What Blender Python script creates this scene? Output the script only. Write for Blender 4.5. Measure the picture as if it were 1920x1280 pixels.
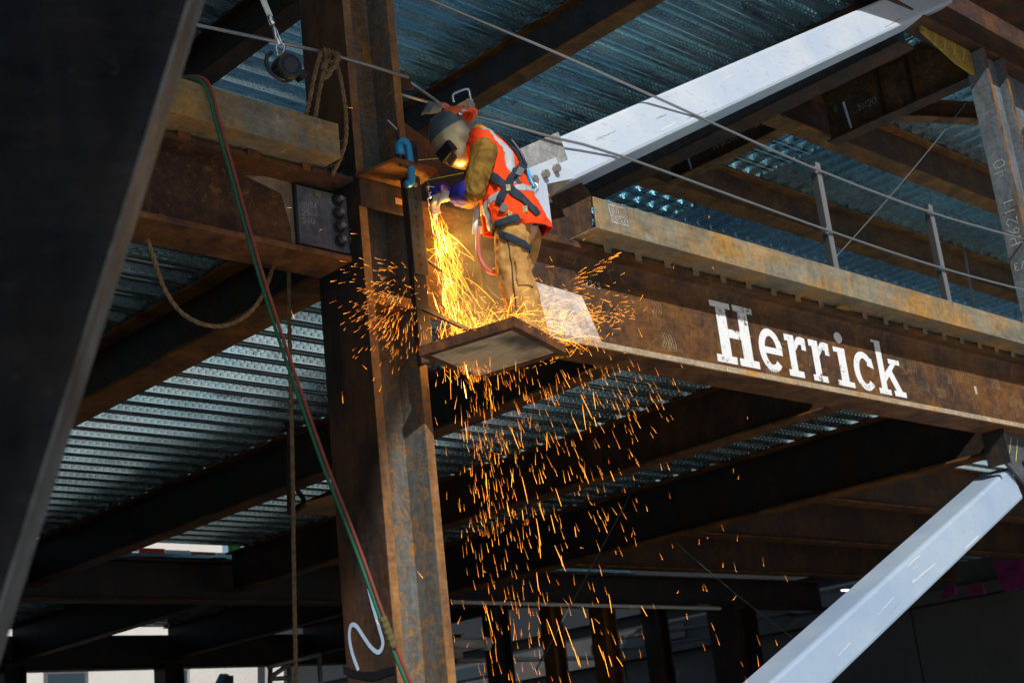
import bpy, bmesh, math, random
from mathutils import Vector, Matrix, noise
random.seed(7)
S = bpy.context.scene
COL = S.collection
for o in list(bpy.data.objects): bpy.data.objects.remove(o)

# ------------------------------------------------------------------ camera
YAW, PITCH, ROLL, FPX = math.radians(44.59), math.radians(17.263), math.radians(-6.379), 2715.3
FWD = Vector((math.cos(PITCH)*math.cos(YAW), math.cos(PITCH)*math.sin(YAW), math.sin(PITCH)))
_r = Vector((math.sin(YAW), -math.cos(YAW), 0)); _u = _r.cross(FWD)
RIGHT = math.cos(ROLL)*_r + math.sin(ROLL)*_u
UP = -math.sin(ROLL)*_r + math.cos(ROLL)*_u
cd = bpy.data.cameras.new('camera'); cam = bpy.data.objects.new('camera', cd); COL.objects.link(cam)
cam.matrix_world = Matrix((RIGHT, UP, -FWD)).transposed().to_4x4()
cd.sensor_width = 36; cd.lens = FPX*36/1920; cd.clip_start = .05; cd.clip_end = 2000
cd.dof.use_dof = True; cd.dof.focus_distance = 9.3; cd.dof.aperture_fstop = 4.0
S.camera = cam
# ------------------------------------------------------------------ light
SUN = Vector((-.348, -.744, .57)).normalized()
EL = math.asin(SUN.z); AZ = math.atan2(SUN.x, SUN.y)
w = bpy.data.worlds.new('World'); S.world = w; w.use_nodes = True
nt = w.node_tree; bg = nt.nodes['Background']
sky = nt.nodes.new('ShaderNodeTexSky'); sky.sky_type = 'NISHITA'; sky.sun_disc = False
sky.sun_elevation = EL; sky.sun_rotation = AZ
nt.links.new(sky.outputs[0], bg.inputs[0]); bg.inputs[1].default_value = .055
sl = bpy.data.lights.new('sun', 'SUN'); sl.energy = 4.3; sl.angle = math.radians(.53); sl.color = (1, .95, .87)
so = bpy.data.objects.new('sun', sl); COL.objects.link(so); so.location = (0, -20, 30)
so.rotation_euler = SUN.to_track_quat('Z', 'Y').to_euler()
S.view_settings.view_transform = 'Standard'; S.view_settings.look = 'None'
S.view_settings.exposure = .1; S.view_settings.gamma = 1; S.view_settings.use_curve_mapping = False
S.render.engine = 'CYCLES'

GROUND = -1.6        # the camera stands at z = 0, 1.6 m above the ground
# ------------------------------------------------------------------ helpers
def at(px, py, ax, c):
    """survey helper: point of the photograph on the world plane axis = c"""
    d = FWD + RIGHT*((px-960)/FPX) - UP*((py-640)/FPX)
    return d*(c/d[ax])

class MB:
    def __init__(s): s.v = []; s.f = []
    def add(s, vs, fs):
        n = len(s.v); s.v += [tuple(p) for p in vs]; s.f += [tuple(i+n for i in f) for f in fs]; return s
    def box(s, x0, x1, y0, y1, z0, z1):
        return s.add([(x, y, z) for z in (z0, z1) for y in (y0, y1) for x in (x0, x1)],
                     [(0,2,3,1),(4,5,7,6),(0,1,5,4),(2,6,7,3),(0,4,6,2),(1,3,7,5)])
    def obox(s, c, a, b, d, ha, hb, hd):
        c = Vector(c); a = Vector(a).normalized()*ha; b = Vector(b).normalized()*hb; d = Vector(d).normalized()*hd
        return s.add([c+a*i+b*j+d*k for k in (-1,1) for j in (-1,1) for i in (-1,1)],
                     [(0,2,3,1),(4,5,7,6),(0,1,5,4),(2,6,7,3),(0,4,6,2),(1,3,7,5)])
    def prism(s, pts, t):
        pts = [Vector(p) for p in pts]; t = Vector(t); n = len(pts)
        return s.add(pts+[p+t for p in pts], [tuple(range(n))[::-1], tuple(range(n, 2*n))] +
                     [(i, (i+1) % n, n+(i+1) % n, n+i) for i in range(n)])
    def tube(s, path, r, k=8, cap=True):
        path = [Vector(p) for p in path]; n = len(path); R = r if isinstance(r, (list, tuple)) else [r]*n
        t0 = (path[1]-path[0]).normalized(); ref = Vector((0,0,1)) if abs(t0.z) < .9 else Vector((1,0,0))
        u = t0.cross(ref).normalized(); vs = []; 
        for i, p in enumerate(path):
            t = (path[min(i+1, n-1)]-path[max(i-1, 0)]).normalized()
            u = (u-t*u.dot(t)).normalized(); b = t.cross(u)
            vs += [p+(u*math.cos(2*math.pi*j/k)+b*math.sin(2*math.pi*j/k))*R[i] for j in range(k)]
        fs = [(i*k+j, i*k+(j+1) % k, (i+1)*k+(j+1) % k, (i+1)*k+j) for i in range(n-1) for j in range(k)]
        if cap: fs += [tuple(range(k))[::-1], tuple((n-1)*k+j for j in range(k))]
        return s.add(vs, fs)
    def ell(s, c, a, b, d, nu=16, nv=10, keep=None):
        """ellipsoid with axis vectors a, b, d (lengths = radii)"""
        c = Vector(c); a = Vector(a); b = Vector(b); d = Vector(d); vs = []
        for i in range(nv+1):
            th = math.pi*i/nv
            for j in range(nu):
                ph = 2*math.pi*j/nu
                vs.append(c + d*math.cos(th) + (a*math.cos(ph)+b*math.sin(ph))*math.sin(th))
        fs = []
        for i in range(nv):
            for j in range(nu):
                q = (i*nu+j, (i+1)*nu+j, (i+1)*nu+(j+1) % nu, i*nu+(j+1) % nu)
                m = sum((vs[t] for t in q), Vector())/4 - c
                if keep is None or keep(m): fs.append(q)
        return s.add(vs, fs)
    def cap(s, p0, r0, p1, r1, k=12):
        """tapered capsule"""
        p0 = Vector(p0); p1 = Vector(p1); t = (p1-p0).normalized()
        path = []; R = []
        for a in (0.05, .35, .7, 1): 
            path.append(p0 - t*r0*math.cos(a*math.pi/2)); R.append(r0*math.sin(a*math.pi/2))
        for a in (1, .7, .35, .05):
            path.append(p1 + t*r1*math.cos(a*math.pi/2)); R.append(r1*math.sin(a*math.pi/2))
        return s.tube(path, R, k)
    def build(s, name, mat, parent=None, smooth=False, bevel=0, solid=0, autosmooth=False):
        vs = [Vector(p) for p in s.v]
        lo = Vector([min(p[i] for p in vs) for i in range(3)]); hi = Vector([max(p[i] for p in vs) for i in range(3)])
        c = Vector(((lo.x+hi.x)/2, (lo.y+hi.y)/2, lo.z))
        me = bpy.data.meshes.new(name); me.from_pydata([p-c for p in vs], [], s.f); me.update()
        b = bmesh.new(); b.from_mesh(me); bmesh.ops.recalc_face_normals(b, faces=b.faces)
        loose = [v for v in b.verts if not v.link_faces]
        if loose: bmesh.ops.delete(b, geom=loose, context='VERTS')
        b.to_mesh(me); b.free()
        if smooth:
            for p in me.polygons: p.use_smooth = True
        if mat is not None: me.materials.append(M[mat] if isinstance(mat, str) else mat)
        o = bpy.data.objects.new(name, me); COL.objects.link(o)
        place(o, c, parent)
        if bevel:
            m = o.modifiers.new('bevel', 'BEVEL'); m.width = bevel; m.segments = 2; m.limit_method = 'ANGLE'
        if solid:
            m = o.modifiers.new('solid', 'SOLIDIFY'); m.thickness = solid
        return o

WLOC = {}
def place(o, c, parent):
    c = Vector(c); WLOC[o.name] = c
    if parent is not None:
        o.parent = parent; o.location = c - WLOC[parent.name]
    else: o.location = c
def thing(name, label, cat, loc, group=None):
    o = bpy.data.objects.new(name, None); COL.objects.link(o); o.empty_display_size = .2
    o.location = loc; WLOC[o.name] = Vector(loc); tag(o, label, cat, group); return o
def tag(o, label=None, cat=None, group=None, kind=None):
    if label: o['label'] = label
    if cat: o['category'] = cat
    if group: o['group'] = group
    if kind: o['kind'] = kind
    return o
def instance(me, name, loc, parent=None, rotz=0):
    o = bpy.data.objects.new(name, me); COL.objects.link(o); place(o, loc, parent); o.rotation_euler = (0, 0, rotz); return o
def remeshed(mb, name, mat, parent, voxel=.012, smooth=6, wrinkle=0, wscale=.12, seed=0):
    """joins overlapping volumes of mb into one continuous skin"""
    o = mb.build(name+'_raw', mat)
    m = o.modifiers.new('r', 'REMESH'); m.mode = 'VOXEL'; m.voxel_size = voxel; m.use_smooth_shade = True
    if smooth:
        m = o.modifiers.new('s', 'SMOOTH'); m.iterations = smooth; m.factor = .5
    COL.objects.unlink(o); bench = bpy.data.scenes.new('bench'); bench.collection.objects.link(o)      # evaluate it alone, away from the big scene
    with bpy.context.temp_override(scene=bench, view_layer=bench.view_layers[0]):
        dg = bpy.context.evaluated_depsgraph_get()
        me = bpy.data.meshes.new_from_object(o.evaluated_get(dg))
    me.name = name; bench.collection.objects.unlink(o); bpy.data.scenes.remove(bench)
    loc = WLOC[o.name].copy(); old = o.data; bpy.data.objects.remove(o); bpy.data.meshes.remove(old)
    if wrinkle:
        off = Vector((seed*3.1, seed*1.7, seed))
        nr = [v.normal.copy() for v in me.vertices]
        for v, vn in zip(me.vertices, nr):
            p = (v.co+loc)/wscale + off
            h = noise.noise(Vector((p.x, p.y, p.z*.55)))*.45 + (.5-abs(noise.noise(Vector((p.x*1.3+p.z*.5, p.y*1.3, p.z*1.1)))))*.8 - .3
            v.co += vn*h*wrinkle
    me.update(); 
    for p in me.polygons: p.use_smooth = True
    n = bpy.data.objects.new(name, me); COL.objects.link(n); place(n, loc, parent)
    return n
def resample(pts, step):
    """Catmull-Rom through pts"""
    P = [Vector(p) for p in pts]; P = [P[0]*2-P[1]]+P+[P[-1]*2-P[-2]]; out = []
    for i in range(1, len(P)-2):
        a, b, c, d = P[i-1], P[i], P[i+1], P[i+2]; n = max(2, int((c-b).length/step))
        for k in range(n):
            t = k/n
            out.append(.5*((2*b)+(c-a)*t+(2*a-5*b+4*c-d)*t*t+(3*b-a-3*c+d)*t**3))
    out.append(P[-2]); return out

# ------------------------------------------------------------------ materials
M = {}
def nodes(name):
    m = bpy.data.materials.new(name); m.use_nodes = True; M[name] = m
    t = m.node_tree; return m, t, t.nodes['Principled BSDF'], lambda k: t.nodes.new('ShaderNode'+k)
def rgba(c): return (c[0], c[1], c[2], 1)
def flat(name, c, rough=.6, metal=0, emit=None, es=0, spec=.5):
    m, t, b, N = nodes(name)
    b.inputs['Base Color'].default_value = rgba(c); b.inputs['Roughness'].default_value = rough
    b.inputs['Metallic'].default_value = metal; b.inputs['Specular IOR Level'].default_value = spec
    if emit: b.inputs['Emission Color'].default_value = rgba(emit); b.inputs['Emission Strength'].default_value = es
    return m
def noise_node(t, N, scale, detail=6, rough=.6, vec=None, dist=0):
    n = N('TexNoise'); n.inputs['Scale'].default_value = scale; n.inputs['Detail'].default_value = detail
    n.inputs['Roughness'].default_value = rough; n.inputs['Distortion'].default_value = dist
    if vec is not None: t.links.new(vec, n.inputs['Vector'])
    return n
def ramp(t, N, src, a, b, ca=(0,0,0,1), cb=(1,1,1,1)):
    r = N('ValToRGB'); r.color_ramp.elements[0].position = a; r.color_ramp.elements[1].position = b
    r.color_ramp.elements[0].color = ca; r.color_ramp.elements[1].color = cb
    t.links.new(src, r.inputs[0]); return r.outputs[0]
def mix(t, N, fac, a, b, mode='MIX'):
    x = N('MixRGB'); x.blend_type = mode
    for i, v in ((0, fac), (1, a), (2, b)):
        if isinstance(v, (int, float)): x.inputs[i].default_value = v
        elif isinstance(v, tuple): x.inputs[i].default_value = rgba(v)
        else: t.links.new(v, x.inputs[i])
    return x.outputs[0]
def pos(t, N, scale=(1,1,1)):
    g = N('NewGeometry'); mp = N('Mapping'); mp.inputs['Scale'].default_value = scale
    t.links.new(g.outputs['Position'], mp.inputs['Vector']); return mp.outputs[0]
def steel(name, mill, rust, lo=.45, hi=.6, scale=2.2, fleck=None, rough=.62, stretch=(1,1,1), metal=.0, bump=.35, spec=.22, fl=(.58,.68)):
    """weathered steel: mill scale with rust patches, fine speckle and scuffs"""
    m, t, b, N = nodes(name); P = pos(t, N, stretch); P0 = pos(t, N)
    n1 = noise_node(t, N, scale, 9, .68, P, .4); n2 = noise_node(t, N, 26, 6, .7, P0); n3 = noise_node(t, N, 7, 5, .6, P)
    c = mix(t, N, ramp(t, N, n1.outputs[0], lo, hi), mill, rust)
    dark = ramp(t, N, n3.outputs[0], .3, .75, (.55,.55,.55,1), (1.25,1.25,1.25,1))
    c = mix(t, N, .8, c, dark, 'MULTIPLY')
    sp = ramp(t, N, n2.outputs[0], .38, .66, (.62,.62,.62,1), (1.2,1.2,1.2,1))
    c = mix(t, N, .7, c, sp, 'MULTIPLY')
    n5 = noise_node(t, N, 1.0, 5, .65, pos(t, N, (9,9,.7)), .3); c = mix(t, N, ramp(t, N, n5.outputs[0], .52, .70), c, mix(t, N, .55, c, rust))
    n6 = noise_node(t, N, 1.0, 3, .5, pos(t, N, (3,3,60)), .8); c = mix(t, N, .35, c, ramp(t, N, n6.outputs[0], .35, .65, (.7,.7,.7,1), (1.2,1.2,1.2,1)), 'MULTIPLY')
    if fleck:
        n4 = noise_node(t, N, 8.5, 9, .85, P0, 1.6)
        c = mix(t, N, ramp(t, N, n4.outputs[0], fl[0], fl[1]), c, fleck)
    t.links.new(c, b.inputs['Base Color'])
    rr = ramp(t, N, n2.outputs[0], .3, .7, (rough-.14,)*3+(1,), (min(1,rough+.16),)*3+(1,)); t.links.new(rr, b.inputs['Roughness'])
    b.inputs['Metallic'].default_value = metal; b.inputs['Specular IOR Level'].default_value = spec
    bp = N('Bump'); bp.inputs['Strength'].default_value = bump; bp.inputs['Distance'].default_value = .004
    t.links.new(n2.outputs[0], bp.inputs['Height']); t.links.new(bp.outputs[0], b.inputs['Normal'])
    return m
steel('mill_dark', (.025,.025,.029), (.056,.028,.015), .46, .64, 2.0, spec=.3, rough=.55)
steel('mill_blue', (.075,.090,.115), (.10,.062,.045), .5, .66, 2.4, fleck=(.16,.085,.04), stretch=(1,1,.35))
steel('rust_flange', (.085,.042,.028), (.24,.10,.03), .4, .62, 4)
steel('rust_web', (.050,.031,.025), (.145,.064,.020), .42, .60, 1.6, fleck=(.24,.125,.04), stretch=(.8,1,1.3), fl=(.54,.68))
steel('rust_dark', (.045,.031,.028), (.105,.046,.019), .42, .62, 1.8)
steel('rust_orange', (.09,.045,.024), (.25,.105,.026), .40, .6, 3)
steel('tip_sunlit', (.40,.33,.24), (.42,.22,.06), .48, .62, 3.5, stretch=(.5,1,1)); steel('tan_patch', (.26,.21,.15), (.16,.11,.07), .5, .7, 5)
steel('edge_plate', (.20,.185,.14), (.36,.20,.055), .47, .63, 2.2, fleck=(.33,.34,.33), stretch=(.5,1,1))
steel('column_pit', (.12,.135,.14), (.15,.085,.04), .5, .66, 2.6, fleck=(.30,.14,.03), stretch=(1.5,1.5,.3), fl=(.51,.60))
steel('column_face', (.034,.029,.030), (.12,.058,.03), .48, .66, 2.0, stretch=(1,1,.4))
steel('plate_blue', (.10,.125,.165), (.20,.22,.24), .42, .62, 4, rough=.42, spec=.6, metal=.3)
steel('grey_plate', (.30,.31,.32), (.20,.19,.18), .5, .68, 3)
steel('pale_plate', (.55,.50,.47), (.36,.28,.22), .52, .74, 4)
steel('right_column', (.13,.155,.18), (.10,.085,.07), .5, .7, 2.5, stretch=(1,1,.4))
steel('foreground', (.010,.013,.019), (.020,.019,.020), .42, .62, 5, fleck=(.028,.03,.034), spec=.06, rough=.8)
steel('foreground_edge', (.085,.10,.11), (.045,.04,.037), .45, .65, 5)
steel('angle_green', (.055,.075,.07), (.085,.06,.045), .48, .62, 6)
steel('yellow_plate', (.36,.22,.03), (.25,.17,.07), .45, .65, 6)
steel('flange_pitted', (.16,.085,.05), (.30,.15,.05), .4, .6, 5, stretch=(1,1,.5), bump=.6)
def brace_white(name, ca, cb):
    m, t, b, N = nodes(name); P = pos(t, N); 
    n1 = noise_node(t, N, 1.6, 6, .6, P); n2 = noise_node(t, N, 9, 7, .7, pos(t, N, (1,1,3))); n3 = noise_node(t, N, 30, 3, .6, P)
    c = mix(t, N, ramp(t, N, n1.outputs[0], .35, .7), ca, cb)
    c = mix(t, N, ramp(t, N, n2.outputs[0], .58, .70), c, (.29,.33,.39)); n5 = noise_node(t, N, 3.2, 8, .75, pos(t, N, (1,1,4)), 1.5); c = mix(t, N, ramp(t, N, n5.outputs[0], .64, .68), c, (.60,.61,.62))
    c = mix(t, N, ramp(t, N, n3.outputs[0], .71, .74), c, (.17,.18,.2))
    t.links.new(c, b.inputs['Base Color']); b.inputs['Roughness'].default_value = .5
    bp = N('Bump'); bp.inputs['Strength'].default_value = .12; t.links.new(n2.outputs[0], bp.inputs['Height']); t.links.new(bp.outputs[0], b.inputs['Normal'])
brace_white('white_paint', (.37,.45,.57), (.48,.53,.60)); brace_white('shaded_white_paint', (.25,.35,.50), (.34,.43,.54))  # second paint: the same white with bluish shade put into the colour
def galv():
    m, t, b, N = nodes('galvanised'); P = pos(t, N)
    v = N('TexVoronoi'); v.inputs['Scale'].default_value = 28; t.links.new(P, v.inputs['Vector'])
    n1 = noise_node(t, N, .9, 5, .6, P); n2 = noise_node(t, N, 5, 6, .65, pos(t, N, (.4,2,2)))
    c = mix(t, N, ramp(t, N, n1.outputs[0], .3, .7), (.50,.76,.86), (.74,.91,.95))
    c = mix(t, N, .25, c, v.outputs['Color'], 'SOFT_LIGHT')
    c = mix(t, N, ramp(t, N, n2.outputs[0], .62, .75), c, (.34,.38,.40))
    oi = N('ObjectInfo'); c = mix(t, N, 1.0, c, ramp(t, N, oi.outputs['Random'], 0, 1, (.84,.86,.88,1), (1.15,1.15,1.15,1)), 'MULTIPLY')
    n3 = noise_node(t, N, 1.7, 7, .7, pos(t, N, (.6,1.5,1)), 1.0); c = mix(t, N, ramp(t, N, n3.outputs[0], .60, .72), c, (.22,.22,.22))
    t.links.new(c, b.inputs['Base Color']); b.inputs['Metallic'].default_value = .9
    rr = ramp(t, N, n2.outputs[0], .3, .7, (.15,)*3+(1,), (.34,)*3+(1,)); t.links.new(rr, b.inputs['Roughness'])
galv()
def letter_paint(name, c1, c2, lo, hi, scale=16):
    """worn sprayed paint: specks of the rusty steel show through"""
    m, t, b, N = nodes(name); P = pos(t, N)
    n = noise_node(t, N, scale, 9, .78, P, .6); n2 = noise_node(t, N, 3.5, 3, .5, P)
    s = N('Math'); s.operation = 'MULTIPLY_ADD'; t.links.new(n2.outputs[0], s.inputs[0]); s.inputs[1].default_value = .45; t.links.new(n.outputs[0], s.inputs[2])
    c = mix(t, N, ramp(t, N, s.outputs[0], lo, hi), c1, c2)
    t.links.new(c, b.inputs['Base Color']); b.inputs['Roughness'].default_value = .7
letter_paint('letter_white', (.66,.69,.73), (.11,.056,.026), .80, .88)
letter_paint('spray_white', (.46,.62,.86), (.16,.10,.07), .86, .98, 30)
letter_paint('chalk_white', (.42,.45,.46), (.10,.085,.075), .70, .86, 60)
letter_paint('chalk_yellow', (.50,.52,.07), (.16,.13,.04), .72, .9, 60)
letter_paint('chalk_tan', (.30,.24,.14), (.12,.07,.04), .66, .84, 60)
def wood(name, c1, c2):
    m, t, b, N = nodes(name); P = pos(t, N, (14, 2.2, 30))
    n = noise_node(t, N, 1.3, 6, .6, P, 2.5); n2 = noise_node(t, N, .8, 4, .6, pos(t, N, (3,3,3)))
    c = mix(t, N, ramp(t, N, n.outputs[0], .35, .68), c1, c2); c = mix(t, N, ramp(t, N, n2.outputs[0], .52, .7), c, (.10,.085,.06))
    t.links.new(c, b.inputs['Base Color']); b.inputs['Roughness'].default_value = .75
wood('plywood', (.66,.53,.34), (.46,.34,.19)); wood('plank', (.33,.17,.06), (.19,.09,.03))
def cloth(name, c, dirt, lo=.5, hi=.72, scale=9, rough=.85):
    m, t, b, N = nodes(name); P = pos(t, N)
    n = noise_node(t, N, scale, 7, .65, P, .5); n2 = noise_node(t, N, 170, 2, .5, P)
    x = mix(t, N, ramp(t, N, n.outputs[0], lo, hi), c, dirt)
    t.links.new(x, b.inputs['Base Color']); b.inputs['Roughness'].default_value = rough; b.inputs['Specular IOR Level'].default_value = .2
    bp = N('Bump'); bp.inputs['Strength'].default_value = .3; bp.inputs['Distance'].default_value = .002
    t.links.new(n2.outputs[0], bp.inputs['Height']); t.links.new(bp.outputs[0], b.inputs['Normal'])
cloth('vest_orange', (.84,.060,.007), (.56,.028,.005), .5, .75, 6)
cloth('collar_yellow', (.85,.30,.01), (.6,.2,.02))
cloth('suede_brown', (.21,.12,.018), (.085,.042,.008), .42, .66, 10)
cloth('pants_duck', (.46,.25,.075), (.24,.12,.035), .44, .72, 8)
cloth('reflective', (.36,.40,.45), (.26,.29,.33), .4, .7, 12, .45)
cloth('glove_blue', (.035,.035,.38), (.018,.016,.17), .45, .7, 14)
cloth('glove_arc_lit', (.72,.66,.58), (.45,.36,.26), .5, .75, 14)  # left glove: the arc light on it is put into the pale colour
cloth('webbing', (.018,.026,.042), (.035,.045,.06), .45, .7, 30)
cloth('harness_tag', (.45,.42,.2), (.2,.2,.12), .4, .6, 60)
cloth('rope_fibre', (.21,.14,.075), (.10,.062,.03), .42, .66, 40)
cloth('tarp_magenta', (.16,.02,.10), (.06,.01,.045), .45, .7, 4)
cloth('boot_leather', (.07,.045,.03), (.03,.02,.015))
flat('skin', (.55,.30,.21), .55); flat('ear_plug', (.1,.7,.1), .5)
flat('helmet_orange', (.95,.13,.02), .35); flat('helmet_tape', (.6,.65,.7), .4)
flat('hood_bronze', (.62,.50,.31), .33, .7)
flat('hood_top', (.10,.135,.16), .34, .45); flat('hood_window', (.012,.014,.018), .2)  # hood top: dark paint with the sky's blue reflection put into the colour
flat('torch_brass', (.5,.36,.16), .35, .8); flat('chrome', (.72,.74,.76), .2, 1)
flat('clamp_blue', (.02,.28,.58), .42); flat('black_plastic', (.012,.014,.018), .38); flat('bolt_dark', (.055,.05,.05), .45, .6)
flat('bolt_zinc', (.35,.33,.28), .4, .7); flat('cable_steel', (.30,.32,.33), .42, .75); flat('cable_dark', (.06,.065,.07), .5, .5)
cloth('hose_green', (.015,.13,.08), (.04,.09,.06), .45, .7, 25, .5); cloth('hose_red', (.23,.05,.04), (.14,.06,.05), .45, .7, 25, .5); flat('tape_wrap', (.10,.085,.03), .6)
flat('lead_red', (.42,.11,.08), .5); flat('label_tan', (.42,.27,.18), .7); flat('sling_white', (.62,.68,.70), .5); flat('anchor_blue', (.03,.30,.55), .4)
flat('post_steel', (.19,.19,.20), .5, .4); flat('tape_red', (.60,.05,.03), .6); flat('tape_white', (.75,.75,.75), .6); flat('net_green', (.10,.60,.05), .7); flat('dot_green', (.02,.13,.06), .7)
flat('box_blue', (.10,.33,.62), .5); flat('pipe_white', (.62,.62,.6), .5); flat('glass_dark', (.03,.05,.07), .1); flat('scaffold_steel', (.16,.17,.18), .5, .5)
flat('spark', (1,.4,.05), .5, 0, (1,.31,.022), 5.0); flat('spark_hot', (1,.7,.3), .5, 0, (1,.52,.10), 13.0); flat('spark_dim', (1,.3,.05), .5, 0, (1,.26,.018), 3.0)
flat('lamp_glow', (.8,.9,1), .5, 0, (.75,.9,1), 4.0)
def concrete(name, a, b_, s=.6):
    m, t, b, N = nodes(name); P = pos(t, N)
    n = noise_node(t, N, s, 8, .65, P); n2 = noise_node(t, N, 14, 6, .7, P)
    c = mix(t, N, ramp(t, N, n.outputs[0], .35, .68), a, b_); c = mix(t, N, .5, c, ramp(t, N, n2.outputs[0], .3, .7, (.7,.7,.7,1), (1.1,1.1,1.1,1)), 'MULTIPLY')
    t.links.new(c, b.inputs['Base Color']); b.inputs['Roughness'].default_value = .9
concrete('bounce_pale', (.72,.71,.69), (.60,.59,.57)); concrete('soil', (.075,.07,.065), (.05,.047,.043)); concrete('cabin_blue', (.05,.09,.15), (.04,.07,.12)); concrete('facade_dark', (.03,.038,.048), (.022,.028,.036)); concrete('wall_pale', (.62,.61,.58), (.52,.51,.50)); concrete('wall_grey', (.12,.125,.13), (.07,.073,.076)); concrete('slab', (.36,.35,.33), (.28,.27,.26))

# ------------------------------------------------------------------ ground
g = MB(); g.add([(-400,-400,GROUND),(400,-400,GROUND),(400,400,GROUND),(-400,400,GROUND)], [(0,1,2,3)])
tag(g.build('ground', 'soil'), kind='structure')
b = MB(); b.add([(-60,-45,GROUND+.004),(70,-45,GROUND+.004),(70,5.2,GROUND+.004),(-60,5.2,GROUND+.004)], [(0,1,2,3)]); tag(b.build('bounce_sheet', 'bounce_pale'), kind='structure')  # pale unseen sheet, added to bounce sunlight into the deck ribs

# ------------------------------------------------------------------ steel frame
def wbeam(label, axis, a0, a1, c, zb, zt, bf=.22, tf=.022, tw=.014, web='rust_dark', fl='rust_flange', group=None, name='steel_beam'):
    """rolled I beam: bottom flange, web, top flange"""
    mid = (a0+a1)/2
    loc = (mid, c, zb) if axis == 'X' else (c, mid, zb)
    t = thing(name, label, 'beam', loc, group)
    def part(n, w, z0, z1, m):
        b = MB()
        if axis == 'X': b.box(a0, a1, c-w/2, c+w/2, z0, z1)
        else: b.box(c-w/2, c+w/2, a0, a1, z0, z1)
        return b.build(n, m, t, bevel=.004)
    part('bottom_flange', bf, zb, zb+tf, fl); part('web', tw, zb+tf, zt-tf, web); part('top_flange', bf, zt-tf, zt, fl)
    return t
def column(label, x0, x1, y0, y1, z0, z1, tf, tw, web='mill_blue', face='column_face', tip=None, inner=None, group=None):
    t = thing('steel_column', label, 'column', ((x0+x1)/2, (y0+y1)/2, z0), group)
    for xa, xb, fm in ((x0, x0+tf, face), (x1-tf, x1, inner or face)):
        fo = MB().box(xa, xb, y0+.003, y1, z0, z1).build('flange', fm, t, bevel=.004)
        MB().box(xa+.001, xb-.001, y0, y0+.0025, z0, z1).build('flange_tip', tip or face, fo)
    MB().box(x0+tf, x1-tf, (y0+y1)/2-tw/2, (y0+y1)/2+tw/2, z0, z1).build('web', web, t)
    MB().box(x0-.14, x1+.14, y0-.14, y1+.14, GROUND, GROUND+.05).build('base_plate', 'mill_dark', t)
    return t
Z1, Z2, Z3 = 3.67, 7.85, 12.2
CX0, CX1, CY0, CY1 = 5.176, 5.605, 6.264, 6.71
cc = column('tall rusty steel column beside the welder with white spray squiggle near its foot', CX0, CX1, CY0, CY1, GROUND+.05, Z3-.1, .062, .05, 'column_pit', 'column_face', 'flange_pitted', 'column_pit')
RX0, RX1 = 14.26, 14.75
rc = column('grey steel column with chalk numbers at the right edge of the frame', RX0, RX1, CY0, 6.50, GROUND+.05, 7.31, .05, .03, 'right_column', 'right_column', 'rust_orange')

# chalk handwriting ----------------------------------------------------
FONT = {'0': [[(.1,.1),(0,.5),(.1,.9),(.45,1),(.65,.6),(.6,.15),(.35,0),(.1,.1)]], '1': [[(.2,.8),(.35,1),(.35,0)]],
 '2': [[(0,.8),(.25,1),(.55,.85),(.5,.55),(0,0),(.6,.02)]], '3': [[(0,.9),(.3,1),(.55,.8),(.25,.55),(.6,.3),(.35,0),(0,.1)]],
 '4': [[(.45,0),(.45,1),(0,.35),(.65,.35)]], '5': [[(.55,1),(.1,1),(.05,.6),(.4,.62),(.6,.3),(.35,0),(0,.1)]],
 '6': [[(.5,1),(.15,.6),(.05,.2),(.3,0),(.55,.25),(.35,.5),(.08,.35)]], '9': [[(.5,.65),(.2,.55),(.05,.8),(.3,1),(.52,.8),(.5,.4),(.3,0)]],
 'H': [[(0,1),(.02,0)],[(.55,1),(.55,0)],[(0,.5),(.55,.52)]], 'E': [[(.55,1),(0,1),(0,0),(.55,0)],[(0,.5),(.4,.5)]], '/': [[(.5,1.05),(0,-.05)]],
 'B': [[(0,0),(0,1),(.4,.95),(.45,.65),(.05,.52),(.5,.4),(.45,.05),(0,0)]], 'O': [[(.3,1),(0,.6),(.15,.05),(.5,.1),(.55,.7),(.3,1)]],
 'N': [[(0,0),(0,1),(.5,0),(.55,1)]], 'W': [[(0,1),(.15,0),(.3,.6),(.45,0),(.6,1)]], 'C': [[(.55,.85),(.25,1),(0,.5),(.25,0),(.55,.15)]],
 '-': [[(.05,.5),(.5,.5)]], 'S': [[(.55,.9),(.2,1),(.05,.75),(.5,.35),(.35,0),(0,.1)]], 'A': [[(0,0),(.3,1),(.6,0)],[(.1,.4),(.5,.4)]], 'T': [[(0,1),(.6,1)],[(.3,1),(.3,0)]],
 'K': [[(0,1),(0,0)],[(.5,1),(.05,.5),(.55,0)]], 'L': [[(0,1),(0,0),(.5,0)]], 'R': [[(0,0),(0,1),(.45,.9),(.4,.55),(.05,.5),(.55,0)]]}
def ribbon(mb, pts, nrm, wdt):
    """flat painted stroke lying on a surface"""
    nrm = Vector(nrm).normalized(); pts = [Vector(p) for p in pts]; vs = []; n = len(pts)
    for i, p in enumerate(pts):
        t = (pts[min(i+1, n-1)]-pts[max(i-1, 0)]).normalized(); s = t.cross(nrm)*wdt/2
        vs += [p-s, p+s]
    mb.add(vs, [(2*i, 2*i+1, 2*i+3, 2*i+2) for i in range(n-1)])
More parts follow.
